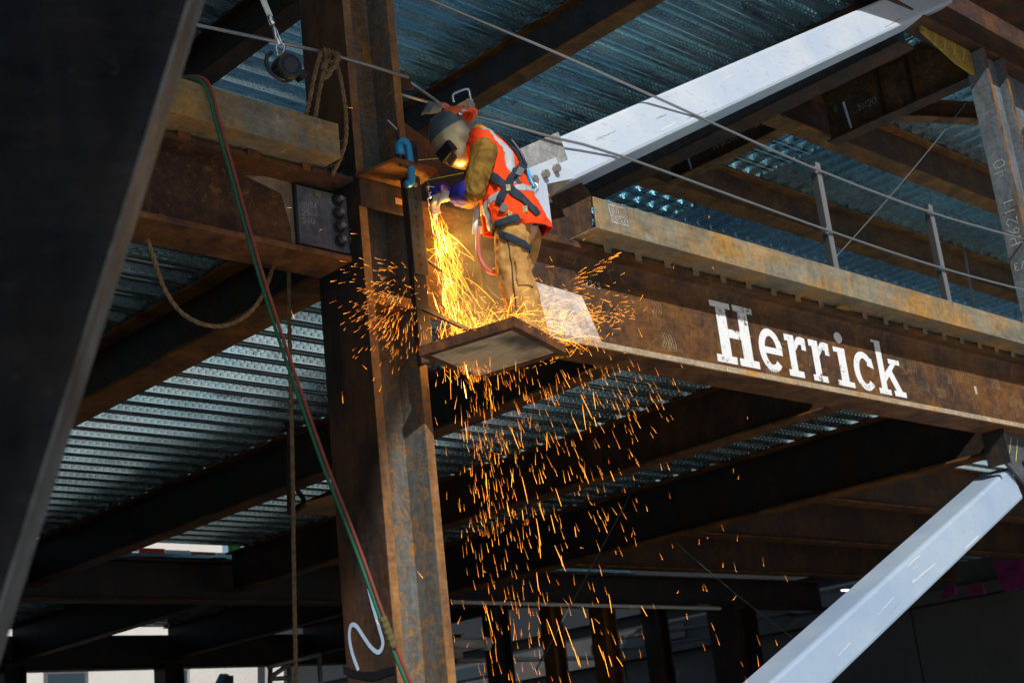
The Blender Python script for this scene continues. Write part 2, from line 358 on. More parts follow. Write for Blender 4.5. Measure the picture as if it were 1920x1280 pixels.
def write(text, org, u, v, h, wdt, mat, parent, jit=.06, name='chalk_writing'):
    """chalk text: org = lower left corner, u = reading direction, v = letter up"""
    org = Vector(org); u = Vector(u).normalized(); v = Vector(v).normalized(); nn = u.cross(v); mb = MB(); x = 0; k = 0
    for ch in text:
        for st in FONT.get(ch, []):
            ribbon(mb, [org + u*(x+(a+random.uniform(-jit, jit)*.6)*h) + v*((b+random.uniform(-jit, jit))*h) + nn*(.0004*k) for a, b in st], nn, wdt); k += 1
        x += h*.85
    return mb.build(name, mat, parent)
def strokes(lists, nrm, wdt, mat, parent, name='chalk_mark'):
    mb = MB()
    for k, l in enumerate(lists): ribbon(mb, [Vector(p)+Vector(nrm)*(.0004*k) for p in l], nrm, wdt)
    return mb.build(name, mat, parent)

# details of the central column ------------------------------------------
xl = CX0-.003
sq = resample([at(px, py, 0, xl) for px, py in ((691,1102),(699,1135),(712,1180),(718,1206),(710,1222),(696,1213),(681,1192),(668,1173),(658,1172),(655,1192),(660,1222),(672,1256))], .015)
strokes([sq], (-1,0,0), .026, 'spray_white', cc, 'spray_mark')
b = MB(); b.prism([at(px, py, 0, xl) for px, py in ((643,1246),(660,1254),(680,1259),(704,1258),(722,1252),(741,1247),(742,1262),(722,1268),(700,1276),(676,1272),(658,1268),(644,1263))], (-.001,0,0)); b.build('burn_band', 'black_plastic', cc)
yf = CY0
# bracket: seat angle and face band between the flange tips
b = MB(); b.prism([(CX0-.02, 6.26, 3.655), (CX1+.0, 6.26, 3.655), (CX1+.0, 6.0, 3.69), (CX0+.1, 6.0, 3.69)], (0,0,.022)); b.build('seat_plate', 'rust_orange', cc, bevel=.003)
MB().box(CX0-.004, CX1-.012, yf-.024, yf-.002, 3.47, 3.652).build('face_plate', 'column_face', cc, bevel=.003)
MB().box(CX0+.27, CX0+.37, yf-.027, yf-.0245, 3.535, 3.575).build('paper_label', 'label_tan', cc)
MB().box(CX0+.064, CX1-.064, yf+.005, 6.46, 2.87, 2.935).build('stiffener', 'rust_flange', cc, bevel=.004)
write('20-2', (CX0+.16, yf+.003, 2.888), (1,0,0), (0,0,1), .033, .006, 'chalk_white', cc)
MB().box(CX0+.064, CX1-.064, yf+.01, 6.46, 3.60, 3.65).build('stiffener', 'rust_flange', cc)
write('BC', (CX0+.10, 6.459, 3.12), (1,0,-.1), (.1,0,1), .07, .006, 'chalk_white', cc)
write('36', (xl, 6.46, 3.37), (0,-1,0), (0,0,1), .06, .006, 'chalk_white', cc)
write('15', (xl, 6.45, 3.27), (0,-1,0), (0,0,1), .06, .006, 'chalk_white', cc)
strokes([[(xl, 6.50, 3.355), (xl, 6.36, 3.355)]], (-1,0,0), .006, 'chalk_white', cc)
for k, z in enumerate((3.98, 3.86, 3.74, 3.68)):
    write(['3-2','3-2','1-8','0-5'][k], (xl, 6.62-.03*k, z), (0,-1,0), (0,0,1), .06, .005, 'chalk_white', cc)
strokes([[(xl, 6.68, 3.97), (xl, 6.36, 3.95)], [(xl, 6.68, 3.84), (xl, 6.36, 3.82)], [(xl, 6.50, 4.0), (xl, 6.49, 3.66)]], (-1,0,0), .004, 'chalk_white', cc)
# eye lug for the safety cable
lug = MB(); prof = [(0,0),(.07,.0)]+[(.07+.045*math.cos(a), .055+.055*math.sin(a)) for a in [i*math.pi/8-math.pi/2 for i in range(1, 9)]]+[(0,.11)]
lug.prism([(CX1+.0+x, 6.27, 4.40+z) for x, z in prof], (0,.02,0)); lug.build('eye_lug', 'rust_dark', cc)

# right column markings
xr = RX0-.003
write('H6211', (xr, 6.31, 5.00), (0,0,1), (0,1,0), .13, .010, 'chalk_white', rc, .03)
write('40', (xr, 6.31, 5.78), (0,0,1), (0,1,0), .13, .010, 'chalk_white', rc, .03)
write('E/4', (xr, 6.45, 4.72), (0,-1,0), (0,0,1), .075, .008, 'chalk_white', rc, .03)

# the lettered perimeter beam --------------------------------------------
HX0, HX1, HY0, HY1, HB, HT = 5.66, 14.235, 6.264, 6.575, 2.84, 3.62
hb = thing('perimeter_beam', 'deep rusty steel beam with white painted lettering, running right from the welder', 'beam', (10, 6.42, HB))
MB().box(HX0+.35, HX1, HY0, HY1, HB, HB+.05).build('bottom_flange', 'rust_flange', hb, bevel=.005)
MB().box(HX0, HX1, 6.41, 6.43, HB+.05, HT-.05).build('web', 'rust_web', hb)
MB().box(HX0, HX1, HY0, HY1, HT-.05, HT).build('top_flange', 'rust_web', hb, bevel=.004)
MB().box(HX0+.36, HX1-.01, HY0-.003, HY0-.0005, HB+.008, HB+.049).build('flange_tip', 'tip_sunlit', hb)  # sunlit edge strip: its brightness is put into the tan colour
MB().box(HX0+.36, HX1-.01, HY0, 6.36, HB+.0505, HB+.053).build('sunlit_flange_top', 'tip_sunlit', hb)  # sunlit flange top, light painted as a tan strip
# fillets between web and flanges
b = MB(); b.prism([(HX0, 6.41, HT-.05), (HX0, 6.36, HT-.05), (HX0, 6.385, HT-.07), (HX0, 6.40, HT-.11), (HX0, 6.41, HT-.16)], (HX1-HX0,0,0)); b.build('fillet', 'rust_web', hb, smooth=False)
b = MB(); b.prism([(HX0+.36, 6.41, HB+.05), (HX0+.36, 6.375, HB+.05), (HX0+.36, 6.395, HB+.065), (HX0+.36, 6.41, HB+.10)], (HX1-HX0-.36,0,0)); b.build('fillet', 'rust_flange', hb)
# deck edge plate (bent angle) on top with tack clips below it
EY = 6.06
ep = MB(); ep.prism([(7.10, EY, 3.64), (7.10, EY, 3.875), (7.10, EY+.012, 3.875), (7.10, EY+.012, 3.652), (7.10, 6.40, 3.652), (7.10, 6.40, 3.64)], (7.12,0,0))
ep.build('edge_plate', 'edge_plate', hb, bevel=.003)
for k in range(20):
    x = 7.42+k*.33
    if k == 9: continue
    c = MB(); c.box(x-.035, x+.035, HY0-.004, HY0-.0005, HT-.035, HT+.018); c.box(x-.045, x+.045, HY0-.012, HY0-.004, HT+.008, HT+.019); c.build('tack_clip', 'edge_plate', hb)
MB().box(10.28, 10.46, HY0-.05, HY0-.004, HT-.005, HT+.019).build('tack_clip', 'yellow_plate', hb)
strokes([[(7.25, EY-.003, 3.845), (7.42, EY-.003, 3.85), (7.44, EY-.003, 3.72), (7.27, EY-.003, 3.715), (7.25, EY-.003, 3.845)]], (0,-1,0), .008, 'chalk_white', hb)
write('BO', (7.28, EY-.0035, 3.79), (1,0,0), (0,0,1), .05, .007, 'chalk_white', hb); write('S052', (7.27, EY-.0035, 3.73), (1,0,0), (0,0,1), .045, .007, 'chalk_white', hb)
# pale plate standing on the flange behind the welder, web stiffener
b = MB(); b.prism([(6.50, 6.365, 3.30), (6.76, 6.365, 3.285), (7.20, 6.365, 3.26), (7.37, 6.365, HB+.052), (6.50, 6.365, HB+.052)], (0,.03,0)); b.build('doubler_plate', 'pale_plate', hb, bevel=.003)
MB().box(6.13, 6.16, 6.27, 6.408, HB+.05, HT-.052).build('stiffener', 'rust_dark', hb)
MB().box(13.95, 13.98, 6.27, 6.408, HB+.052, HT-.052).build('stiffener', 'rust_web', hb)
MB().box(12.71, 12.75, 6.4065, 6.4085, 3.17, 3.25).build('paper_label', 'pale_plate', hb)
# yellow layout lines and scribbles on the web
yw = 6.407
strokes([[(5.70, yw, 3.52), (6.05, yw, 3.56)], [(5.68, yw, 3.30), (6.10, yw, 3.46)], [(5.68, yw, 3.42), (6.12, yw, 3.25)], [(5.9, yw, 3.55), (5.88, yw, 3.2)]], (0,-1,0), .005, 'chalk_yellow', hb)
strokes([resample([(6.15, yw, 3.18), (6.2, yw, 3.22), (6.26, yw, 3.15), (6.3, yw, 3.21), (6.36, yw, 3.16), (6.42, yw, 3.13)], .02), resample([(6.3, yw, 3.08), (6.36, yw, 3.02), (6.44, yw, 3.07)], .02)], (0,-1,0), .008, 'chalk_tan', hb)
write('22/S', (7.30, yw, 3.36), (1,0,0), (0,0,1), .05, .006, 'chalk_white', hb)
# heat curls left by a hand grinder
for k in range(26):
    cx = random.uniform(7.6, 13.6); cz = random.uniform(3.02, 3.42)
    if 8.6 < cx < 11.5 and random.random() < .8: cz = 2.96
    l = [[(cx+j*.028+.035*math.cos(a), yw, cz+.05*math.sin(a)) for a in (-1.2,-.6,0,.6,1.2)] for j in range(random.randint(2, 6))]
    strokes(l, (0,-1,0), .0045, 'chalk_tan', hb, 'grinder_swirl')

# letters: slab serif, every letter its own painted part
def letter(ch, x0, x1, zb, h):
    W = x1-x0; mb = MB(); k = [0]
    def poly(p):
        k[0] += 1; y = 6.4075-.0005*k[0]
        mb.add([(x0+a*W, y, zb+b*h) for a, b in p], [tuple(range(len(p)))])
    R = lambda a, b, c, d: poly([(a, b), (c, b), (c, d), (a, d)])
    def ring(cx, cz, rx, rz, tx, tz, a0, a1, n=20):
        for i in range(n):
            A = math.radians(a0+(a1-a0)*i/n); B = math.radians(a0+(a1-a0)*(i+1)/n)
            mb.add([(x0+(cx+(rx-q*tx)*math.cos(t))*W, 6.406, zb+(cz+(rz-q*tz)*math.sin(t))*h) for t, q in ((A,0),(B,0),(B,1),(A,1))], [(0,1,2,3)])
    if ch == 'H':
        R(.13,.12,.36,.88); R(.64,.12,.87,.88); R(.36,.42,.64,.56)
        R(.0,0,.47,.12); R(.53,0,1,.12); R(.0,.88,.47,1); R(.53,.88,1,1)
    elif ch == 'e':
        ring(.5,.5,.5,.5,.25,.17,10,318); R(.24,.42,.98,.57)
    elif ch == 'c':
        ring(.5,.5,.5,.5,.26,.17,48,318); poly([(.66,.66),(.97,.60),(.92,.86),(.74,.86)])
    elif ch == 'r':
        R(.14,.15,.46,.84); R(.0,0,.72,.15); R(.0,.84,.46,1); poly([(.46,.62),(.66,.80),(.78,.80),(.78,1),(.62,.98),(.46,.84)]); poly([(.78,.68),(1.0,.68),(1.0,.98),(.78,1)])
    elif ch == 'i':
        R(.24,.10,.70,.62); R(.0,0,1,.10); R(.0,.62,.70,.71)
        poly([(.44+.25*math.cos(a), .90+.10*math.sin(a)) for a in [i*math.pi/8 for i in range(16)]])
    elif ch == 'k':
        R(.12,.10,.34,.92); R(.0,0,.46,.10); R(.0,.92,.34,1)
        poly([(.34,.24),(.34,.40),(.62,.58),(.80,.58)]); poly([(.46,.36),(.62,.46),(.92,.10),(.68,.10)]); R(.54,.58,.98,.67); R(.58,0,1.04,.10)
    return mb.build('painted_letter', 'letter_white', hb)
for ch, x0, x1, h in (('H',8.71,9.25,.515),('e',9.28,9.60,.37),('r',9.65,9.94,.36),('r',9.99,10.28,.36),('i',10.35,10.60,.485),('c',10.63,10.96,.355),('k',10.98,11.40,.515)):
    letter(ch, x0, x1, 2.985, h)

# left continuation of the perimeter beam ---------------------------------
lb = thing('perimeter_beam', 'rusty steel beam with bolted end plate, left of the tall column', 'beam', (3.4, 6.42, 3.07))
MB().box(1.2, 5.05, HY0-.05, 6.53, 3.07, 3.105).build('bottom_flange', 'rust_flange', lb, bevel=.004)
MB().box(1.2, 4.93, 6.40, 6.42, 3.105, 3.585).build('web', 'rust_web', lb)
MB().box(1.2, 4.80, HY0-.03, 6.53, 3.585, 3.62).build('top_flange', 'rust_web', lb)
MB().box(4.80, 5.10, HY0-.06, 6.40, 3.597, 3.622).build('flange_stub', 'column_face', lb, bevel=.004)
b = MB(); b.prism([(4.76, 6.396, 3.585), (4.60, 6.396, 3.585), (4.45, 6.396, 3.56), (4.70, 6.396, 3.50), (4.755, 6.396, 3.30), (4.76, 6.396, 3.12), (4.785, 6.396, 3.12), (4.80, 6.396, 3.57)], (0,.003,0)); b.build('ground_clean_patch', 'tan_patch', lb)
MB().box(4.80, 5.172, 6.375, 6.397, 3.20, 3.572).build('connection_plate', 'plate_blue', lb, bevel=.003)
MB().box(4.782, 4.799, 6.372, 6.3985, 3.19, 3.575).build('weld_bead', 'black_plastic', lb)
for k in range(4):
    z = 3.53-.088*k
    t = MB(); t.tube([(5.095, 6.374, z), (5.095, 6.350, z)], .032, 6); bo = t.build('bolt', 'bolt_dark', lb)
    MB().tube([(5.095, 6.352, z), (5.095, 6.322, z)], .017, 8).build('bolt_shank', 'bolt_zinc', bo)
    MB().tube([(5.095, 6.3745, z), (5.095, 6.368, z)], .041, 12).build('washer', 'bolt_dark', bo)
for k, s_ in enumerate(('NW36', '25A2', 'S60')): write(s_, (4.83, 6.373, 3.43-.05*k), (1,0,.15), (0,0,1), .036, .005, 'chalk_white', lb)
b = MB(); b.prism([(4.93, 6.3735, 3.55), (4.985, 6.3735, 3.55), (4.965, 6.3735, 3.515)], (0,-.001,0)); b.build('chalk_mark', 'chalk_tan', lb)
ep = MB(); ep.prism([(1.2, EY, 3.64), (1.2, EY, 3.86), (1.2, EY+.012, 3.86), (1.2, EY+.012, 3.652), (1.2, 6.40, 3.652), (1.2, 6.40, 3.64)], (3.70,0,0))
MB().box(1.2, 4.90, EY+.012, 6.40, 3.848, 3.86).build('edge_plate_top', 'edge_plate', lb)
ep.build('edge_plate', 'edge_plate', lb, bevel=.003)
for x in (3.95, 4.40, 4.78): MB().box(x-.04, x+.04, HY0-.045, HY0-.031, 3.60, 3.638).build('tack_clip', 'rust_flange', lb)

# floor beams, first level -------------------------------------------------
G1 = 'floor beams of the lower level'
wbeam('dark floor beam running back from the tall column, lower left', 'Y', 6.72, 17.3, 5.40, 3.22, Z1-.012, .30, .025, .016, 'mill_dark', 'rust_orange', G1)
wbeam('second floor beam behind the tall column, passing under the platform', 'Y', 6.60, 17.3, 8.44, 3.13, Z1-.012, .22, .022, .014, 'mill_dark', 'rust_flange', G1)
wbeam('third floor beam, emerging below the lettered beam right of the sparks', 'Y', 6.60, 17.3, 11.47, 3.10, Z1-.012, .24, .022, .014, 'rust_dark', 'rust_flange', G1)
wbeam('deep floor beam at the right column line with orange rusted top flange', 'Y', 6.72, 17.3, 14.52, 2.92, Z1-.012, .28, .03, .016, 'mill_dark', 'rust_orange', G1)
wbeam('floor beam far left, partly behind the dark foreground brace', 'Y', 6.60, 17.3, 2.34, 3.13, Z1-.012, .22, .022, .014, 'mill_dark', 'rust_flange', G1)
for k, (yc, lab) in enumerate(((9.9,'nearest cross beam in the dark bay behind the white lower brace'), (12.0,'second cross beam in the dark bay behind the white lower brace'), (14.3,'third cross beam in the dark bay beyond the right column'))):
    wbeam(lab, 'X', 14.68, 26, yc, 3.02, Z1-.012, .24, .02, .014, 'rust_dark', 'rust_flange', 'cross beams of the right bay')
wbeam('long dark girder crossing behind the lower deck', 'X', -4, 26, 17.45, 2.98, 3.55, .3, .03, .016, 'mill_dark', 'rust_dark')
wbeam('farthest dark girder low in the background on the left', 'X', -4, 22, 24.3, 2.92, 3.52, .3, .03, .016, 'mill_dark', 'mill_dark')
for k, x in enumerate((5.4, 8.44, 11.47, 14.52, 17.6)):
    wbeam(['far left beam in the dark bay beyond the long girder','second beam from the left in the dark bay beyond the long girder','middle beam in the dark bay beyond the long girder','fourth beam from the left in the dark bay beyond the long girder','rightmost beam in the dark bay beyond the long girder'][k], 'Y', 17.6, 24.15, x, 3.05, Z1-.012, .22, .022, .014, 'mill_dark', 'rust_dark', 'beams of the rear bay')

# second level ------------------------------------------------------------
G2 = 'beams of the upper level'
wbeam('dark upper beam at the top left above the hanging block', 'Y', 6.6, 17.3, 7.58, 7.38, Z2-.012, .24, .024, .014, 'mill_dark', 'rust_dark', G2)
wbeam('upper beam with rusty flanges crossing above the welder', 'Y', 6.6, 17.3, 10.40, 7.38, Z2-.012, .25, .026, .014, 'mill_blue', 'rust_orange', G2)
wbeam('long grey upper girder passing behind the upper white brace', 'Y', 6.6, 17.3, 13.18, 7.16, Z2-.012, .30, .03, .016, 'mill_blue', 'rust_dark', G2)
wbeam('upper cross beam with orange flange, farther of the two behind the cable posts', 'X', 13.34, 26, 10.72, 7.28, Z2-.012, .26, .026, .014, 'rust_web', 'rust_orange', G2)
wbeam('upper cross beam running to the right column, nearer of the two', 'X', 13.34, 26, 8.68, 7.28, Z2-.012, .26, .026, .014, 'rust_dark', 'rust_orange', G2)
wbeam('dark upper perimeter beam at the top right corner', 'X', 5.62, 22, 6.44, 7.32, 8.30, .30, .04, .016, 'rust_dark', 'rust_dark', G2)
MB().box(8.0, 26, 5.16, 6.285, 7.90, 7.93).build('edge_overhang', 'rust_dark', bpy.data.objects[[o.name for o in COL.objects if o.get('label','').startswith('dark upper perimeter')][0]]); MB().box(8.0, 26, 5.16, 5.172, 7.932, 8.15).build('edge_plate', 'edge_plate', bpy.data.objects[[o.name for o in COL.objects if o.get('label','').startswith('dark upper perimeter')][0]])
sa = wbeam('short upper beam with chalk scribbles between the cross beams, left one', 'Y', 8.82, 10.58, 14.02, 7.30, Z2-.014, .20, .02, .014, 'rust_dark', 'rust_orange', 'short stub beams of the upper level')
sb = wbeam('short deep upper beam with green dot and chalk, right one', 'Y', 6.62, 8.54, 14.62, 7.16, Z2-.014, .22, .022, .014, 'rust_web', 'rust_dark', 'short stub beams of the upper level')
write('NO3K', (14.02-.0085, 9.85, 7.48), (0,-1,0), (0,0,1), .12, .012, 'chalk_white', sa); write('W22', (14.02-.0085, 9.2, 7.5), (0,-1,0), (0,0,1), .12, .012, 'chalk_white', sa)
strokes([[(14.0115, 10.3, 7.7), (14.0115, 10.25, 7.36)]], (-1,0,0), .03, 'spray_white', sa, 'spray_mark')
for y in (7.35, 7.75): MB().box(14.53, 14.61, y-.008, y+.008, 7.19, Z2-.04).build('stiffener', 'mill_dark', sb)
strokes([[(14.6115, 8.28, 7.62), (14.6115, 8.24, 7.25)]], (-1,0,0), .03, 'spray_white', sb, 'spray_mark')
gd = MB(); gd.prism([(14.612, 8.4+.028*math.cos(a*.5236), 7.58+.05*math.sin(a*.5236)) for a in range(12)], (-.001,0,0)); gd.build('green_dot', 'dot_green', sb)
write('SN20', (14.6115, 8.1, 7.42), (0,-1,0), (0,0,1), .08, .007, 'chalk_white', sb)
kb = thing('kicker_beam', 'slim diagonal upper beam between the stub beam and the right column', 'beam', (15.4, 7.6, 7.3))
kd = Vector((1.9,-.95,0)).normalized(); kn = Vector((-kd.y, kd.x, 0))
MB().obox((15.65, 7.5, 7.31), kd, kn, (0,0,1), 1.0, .08, .01).build('bottom_flange', 'rust_flange', kb); MB().obox((15.65, 7.5, 7.42), kd, kn, (0,0,1), 1.0, .007, .099).build('web', 'rust_dark', kb); MB().obox((15.65, 7.5, 7.53), kd, kn, (0,0,1), 1.0, .08, .01).build('top_flange', 'rust_dark', kb)

# added slab, out of view overhead, that shades the column and left beam
t3 = thing('shade_slab', 'added unseen slab high above the frame that shades the tall column', 'floor', (2, 6, Z3))
b = MB(); b.prism([(-12,-20.15,Z3), (.17,-5.72,Z3), (9.5,5.35,Z3), (9.5,20,Z3), (-18,20,Z3), (-18,-20.15,Z3)], (0,0,.15)); b.build('floor_plate', 'galvanised', t3)  # shading plate, its edge cut along the wanted shadow line
for x in (-8,-3,2.0): MB().box(x-.15, x+.15, -2.9+(x-2)*1.186, 19.5, Z3-.6, Z3-.004).build('shade_joist', 'rust_dark', t3)

# ------------------------------------------------------------------ corrugated decks
PITCH_D = .305
def deck_mesh(name, L, emboss=True, ribs=3):
    """three ribs of trough deck, length L along x; ribs' camera side webs carry two rows of pressed dimples"""
    mb = MB(); prof = [(0,0), (.125,0), (.158,.078), (.272,.078), (.305,0)]
    for r in range(ribs):
        y0 = r*PITCH_D
        for (a, za), (b_, zb) in zip(prof[:-1], prof[1:]):
            mb.add([(0,y0+a,za), (L,y0+a,za), (L,y0+b_,zb), (0,y0+b_,zb)], [(0,1,2,3)])
        # stiffening groove in the trough bottom
        mb.add([(0,y0+.05,0), (L,y0+.05,0), (L,y0+.062,-.006), (0,y0+.062,-.006), (L,y0+.074,0), (0,y0+.074,0)], [(0,1,2,3), (3,2,4,5)])
        if emboss:
            e = Vector((0, .033, -.078)).normalized(); nrm = Vector((0,-.078,-.033)).normalized()   # down the near web, and out of it
            o0 = Vector((0, y0+.272, .078)); wl = math.hypot(.033, .078)
            for row, f in enumerate((.30, .68)):
                x = .03+row*.036
                while x < L-.05:
                    c = o0+e*(wl*f)+Vector((x+.02, 0, 0)); hx, hz = .023, .012
                    base = [c+Vector((sx*hx,0,0))+e*(sz*hz) for sx, sz in ((-1,-1),(1,-1),(1,1),(-1,1))]
                    top = [c+Vector((sx*hx*.7,0,0))+e*(sz*hz*.55)+nrm*.011 for sx, sz in ((-1,-1),(1,-1),(1,1),(-1,1))]
                    mb.add(base+top, [(4,5,6,7),(0,1,5,4),(1,2,6,5),(2,3,7,6),(3,0,4,7)]); x += .072
    me = bpy.data.meshes.new(name); me.from_pydata(mb.v, [], mb.f); me.materials.append(M['galvanised']); me.update()
    return me
d1 = deck_mesh('deck_panel', 3.04); d1p = deck_mesh('deck_panel_plain', 3.04, False); d2 = deck_mesh('deck_panel_upper', 2.80)
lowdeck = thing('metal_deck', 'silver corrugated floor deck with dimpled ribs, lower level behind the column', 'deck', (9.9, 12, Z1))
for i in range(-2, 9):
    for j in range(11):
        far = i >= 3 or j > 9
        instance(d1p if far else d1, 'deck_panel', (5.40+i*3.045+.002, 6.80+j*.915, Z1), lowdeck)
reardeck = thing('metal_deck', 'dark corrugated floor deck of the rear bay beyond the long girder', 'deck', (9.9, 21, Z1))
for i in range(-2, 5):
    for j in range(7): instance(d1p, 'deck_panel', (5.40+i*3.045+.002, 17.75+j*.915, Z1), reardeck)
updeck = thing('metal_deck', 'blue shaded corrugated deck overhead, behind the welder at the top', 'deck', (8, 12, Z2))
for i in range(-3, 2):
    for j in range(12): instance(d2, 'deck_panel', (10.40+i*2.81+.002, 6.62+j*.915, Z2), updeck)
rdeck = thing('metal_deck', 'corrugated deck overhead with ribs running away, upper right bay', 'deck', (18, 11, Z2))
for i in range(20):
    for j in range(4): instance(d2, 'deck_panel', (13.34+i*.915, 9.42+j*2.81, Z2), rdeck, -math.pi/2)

# ------------------------------------------------------------------ braces
def hss(label, p0, p1, size, roll, mat, name='brace'):
    """square tube brace from p0 to p1"""
    p0 = Vector(p0); p1 = Vector(p1); d = (p1-p0).normalized(); s0 = Vector((0,1,0)); n0 = d.cross(s0).normalized()
    s = s0*math.cos(roll)+n0*math.sin(roll); n = d.cross(s).normalized()
    t = thing(name, label, 'brace', p0)
    mb = MB(); h = size/2; prof = [(-h,-h),(h,-h),(h,h),(-h,h)]; ring = []
    r = .03
    for (a, b_), ang in zip(prof, (180, 270, 0, 90)):
        for q in (0, 45, 90):
            A = math.radians(ang+q); ring.append((a-math.copysign(r, a)+r*math.cos(A), b_-math.copysign(r, b_)+r*math.sin(A)))
    mb.prism([p0+s*a+n*b_ for a, b_ in ring], p1-p0); mb.build('tube', mat, t)
    return t, d, s, n
ub, d, s, n = hss('sunlit white steel tube brace rising to the upper right behind the welder', (7.02, 6.47, 4.17), (13.75, 6.47, 7.87), .34, math.radians(-10), 'white_paint')
def scuffs(t_, p0, d_, s_, n_, L_, h, seed, mats, nlong=7):
    rr = random.Random(seed); p0 = Vector(p0)
    for k in range(nlong+4):
        mb = MB(); x = rr.uniform(.3, L_-.4); y = rr.uniform(-h*.8, h*.8); ln = rr.uniform(.15, .6) if k < nlong else rr.uniform(.03, .10); sl_ = rr.uniform(-.06, .06) if k < nlong else rr.uniform(-.8, .8)
        pts = [p0+d_*(x+ln*i/6)+n_*(y+sl_*ln*i/6+rr.uniform(-.004,.004))-s_*(h+.0012) for i in range(7)]
        ribbon(mb, pts, -s_, rr.uniform(.004,.012)); mb.build('scuff_mark', mats[k % len(mats)], t_)
letter_paint('scuff_pale', (.56,.60,.64), (.38,.45,.54), .70, .86, 40); letter_paint('scuff_dark', (.12,.13,.15), (.34,.38,.44), .66, .80, 40)
scuffs(ub, (7.02,6.47,4.17), d, s, n, 7.0, .17, 4, ('scuff_dark','scuff_pale'))
# end fitting and gusset at its foot
gp = thing('gusset_plate', 'grey gusset plate at the foot of the upper white brace behind the welder', 'plate', (6.8, 6.47, 3.63))
b = MB(); b.prism([(5.62, 6.46, 3.655), (7.5, 6.46, 3.655), (7.55, 6.46, 4.15), (7.2, 6.46, 4.42), (6.75, 6.46, 4.32), (6.3, 6.46, 4.12), (6.0, 6.46, 4.18), (5.62, 6.46, 4.33)], (0,.03,0)); b.build('plate', 'rust_web', gp)
strokes([[(5.65,6.457,3.95),(6.2,6.457,4.12)], [(5.65,6.457,3.78),(6.35,6.457,4.05)], [(5.65,6.457,4.15),(6.1,6.457,3.70)]], (0,-1,0), .006, 'chalk_yellow', gp)
b = MB(); b.prism([(6.70, 6.30, 3.98), (7.18, 6.30, 4.22), (7.10, 6.30, 4.47), (6.62, 6.30, 4.20)], (0,.02,0)); b.build('knife_plate', 'grey_plate', gp, bevel=.002)
b = MB(); b.prism([(6.60, 6.22, 4.02), (6.95, 6.22, 4.20), (6.97, 6.22, 4.12), (7.10, 6.22, 4.14), (7.12, 6.22, 4.08), (6.72, 6.22, 3.93)], (0,.05,0)); b.build('splice_plate', 'white_paint', gp)
for k in range(3): MB().tube([(6.68+.12*k, 6.225, 3.96+.07*k), (6.68+.12*k, 6.18, 3.96+.07*k)], .03, 6).build('bolt', 'bolt_zinc', gp)
b = MB(); b.prism([(6.62, 6.20, 3.66), (6.80, 6.20, 3.66), (6.80, 6.20, 3.95), (6.70, 6.20, 4.0)], (0,.02,0)); b.build('stiffener', 'white_paint', gp)
gt = thing('gusset_plate', 'yellow gusset plate with chalk lines under the upper perimeter beam', 'plate', (13.9, 6.4, 7.1))
b = MB(); b.prism([(13.2, 6.40, 7.315), (14.23, 6.40, 7.315), (14.23, 6.40, 7.02), (13.85, 6.40, 7.06), (13.2, 6.40, 7.25)], (0,.03,0)); b.build('plate', 'yellow_plate', gt)
strokes([[(13.4+.2*k, 6.397, 7.13), (13.5+.2*k, 6.397, 7.31)] for k in range(4)], (0,-1,0), .012, 'chalk_yellow', gt)
gc = thing('gusset_plate', 'grey gusset plate at the top of the right column', 'plate', (14.4, 6.3, 6.3))
b = MB(); b.prism([(14.67, 6.45, 6.2), (14.67, 6.45, 7.31), (15.7, 6.45, 7.31), (15.7, 6.45, 7.0)], (0,.03,0)); b.build('plate', 'right_column', gc)
lbz, d, s, n = hss('white steel tube brace with blue shade in its colour, lower right corner', (7.0, 6.66, -.43), (13.33, 6.66, 2.36), .34, 0, 'shaded_white_paint')
scuffs(lbz, (7.0,6.66,-.43), d, s, n, 6.6, .17, 9, ('scuff_pale','scuff_pale','scuff_dark'), 12)
gl = thing('gusset_plate', 'dark gusset plate with yellow chalk lines below the lettered beam, far right', 'plate', (13.5, 6.44, 2.3))
b = MB(); b.prism([(12.97, 6.43, HB-.004), (14.23, 6.43, HB-.004), (14.23, 6.43, 1.9), (13.6, 6.43, 2.2), (13.1, 6.43, 2.52)], (0,.03,0)); b.build('plate', 'mill_blue', gl)
strokes([[(13.02+.13*k, 6.427, 2.60-.02*k), (13.16+.13*k, 6.427, 2.80)] for k in range(3)], (0,-1,0), .012, 'chalk_yellow', gl)
MB().box(12.96, 12.985, 6.33, 6.56, 2.5, HB-.004).build('stiffener', 'mill_dark', gl)
for k in range(4): MB().tube([(13.42+.09*(k % 2)+.08*(k//2), 6.43, 2.55-.1*(k % 2)+.03*(k//2)), (13.42+.09*(k % 2)+.08*(k//2), 6.38, 2.55-.1*(k % 2)+.03*(k//2))], .028, 6).build('bolt', 'bolt_dark', gl)
b = MB(); b.prism([(13.35, 6.36, 2.40), (13.75, 6.36, 2.62), (13.80, 6.36, 2.52), (13.40, 6.36, 2.30)], (0,.05,0)); b.build('splice_plate', 'yellow_plate', gl)

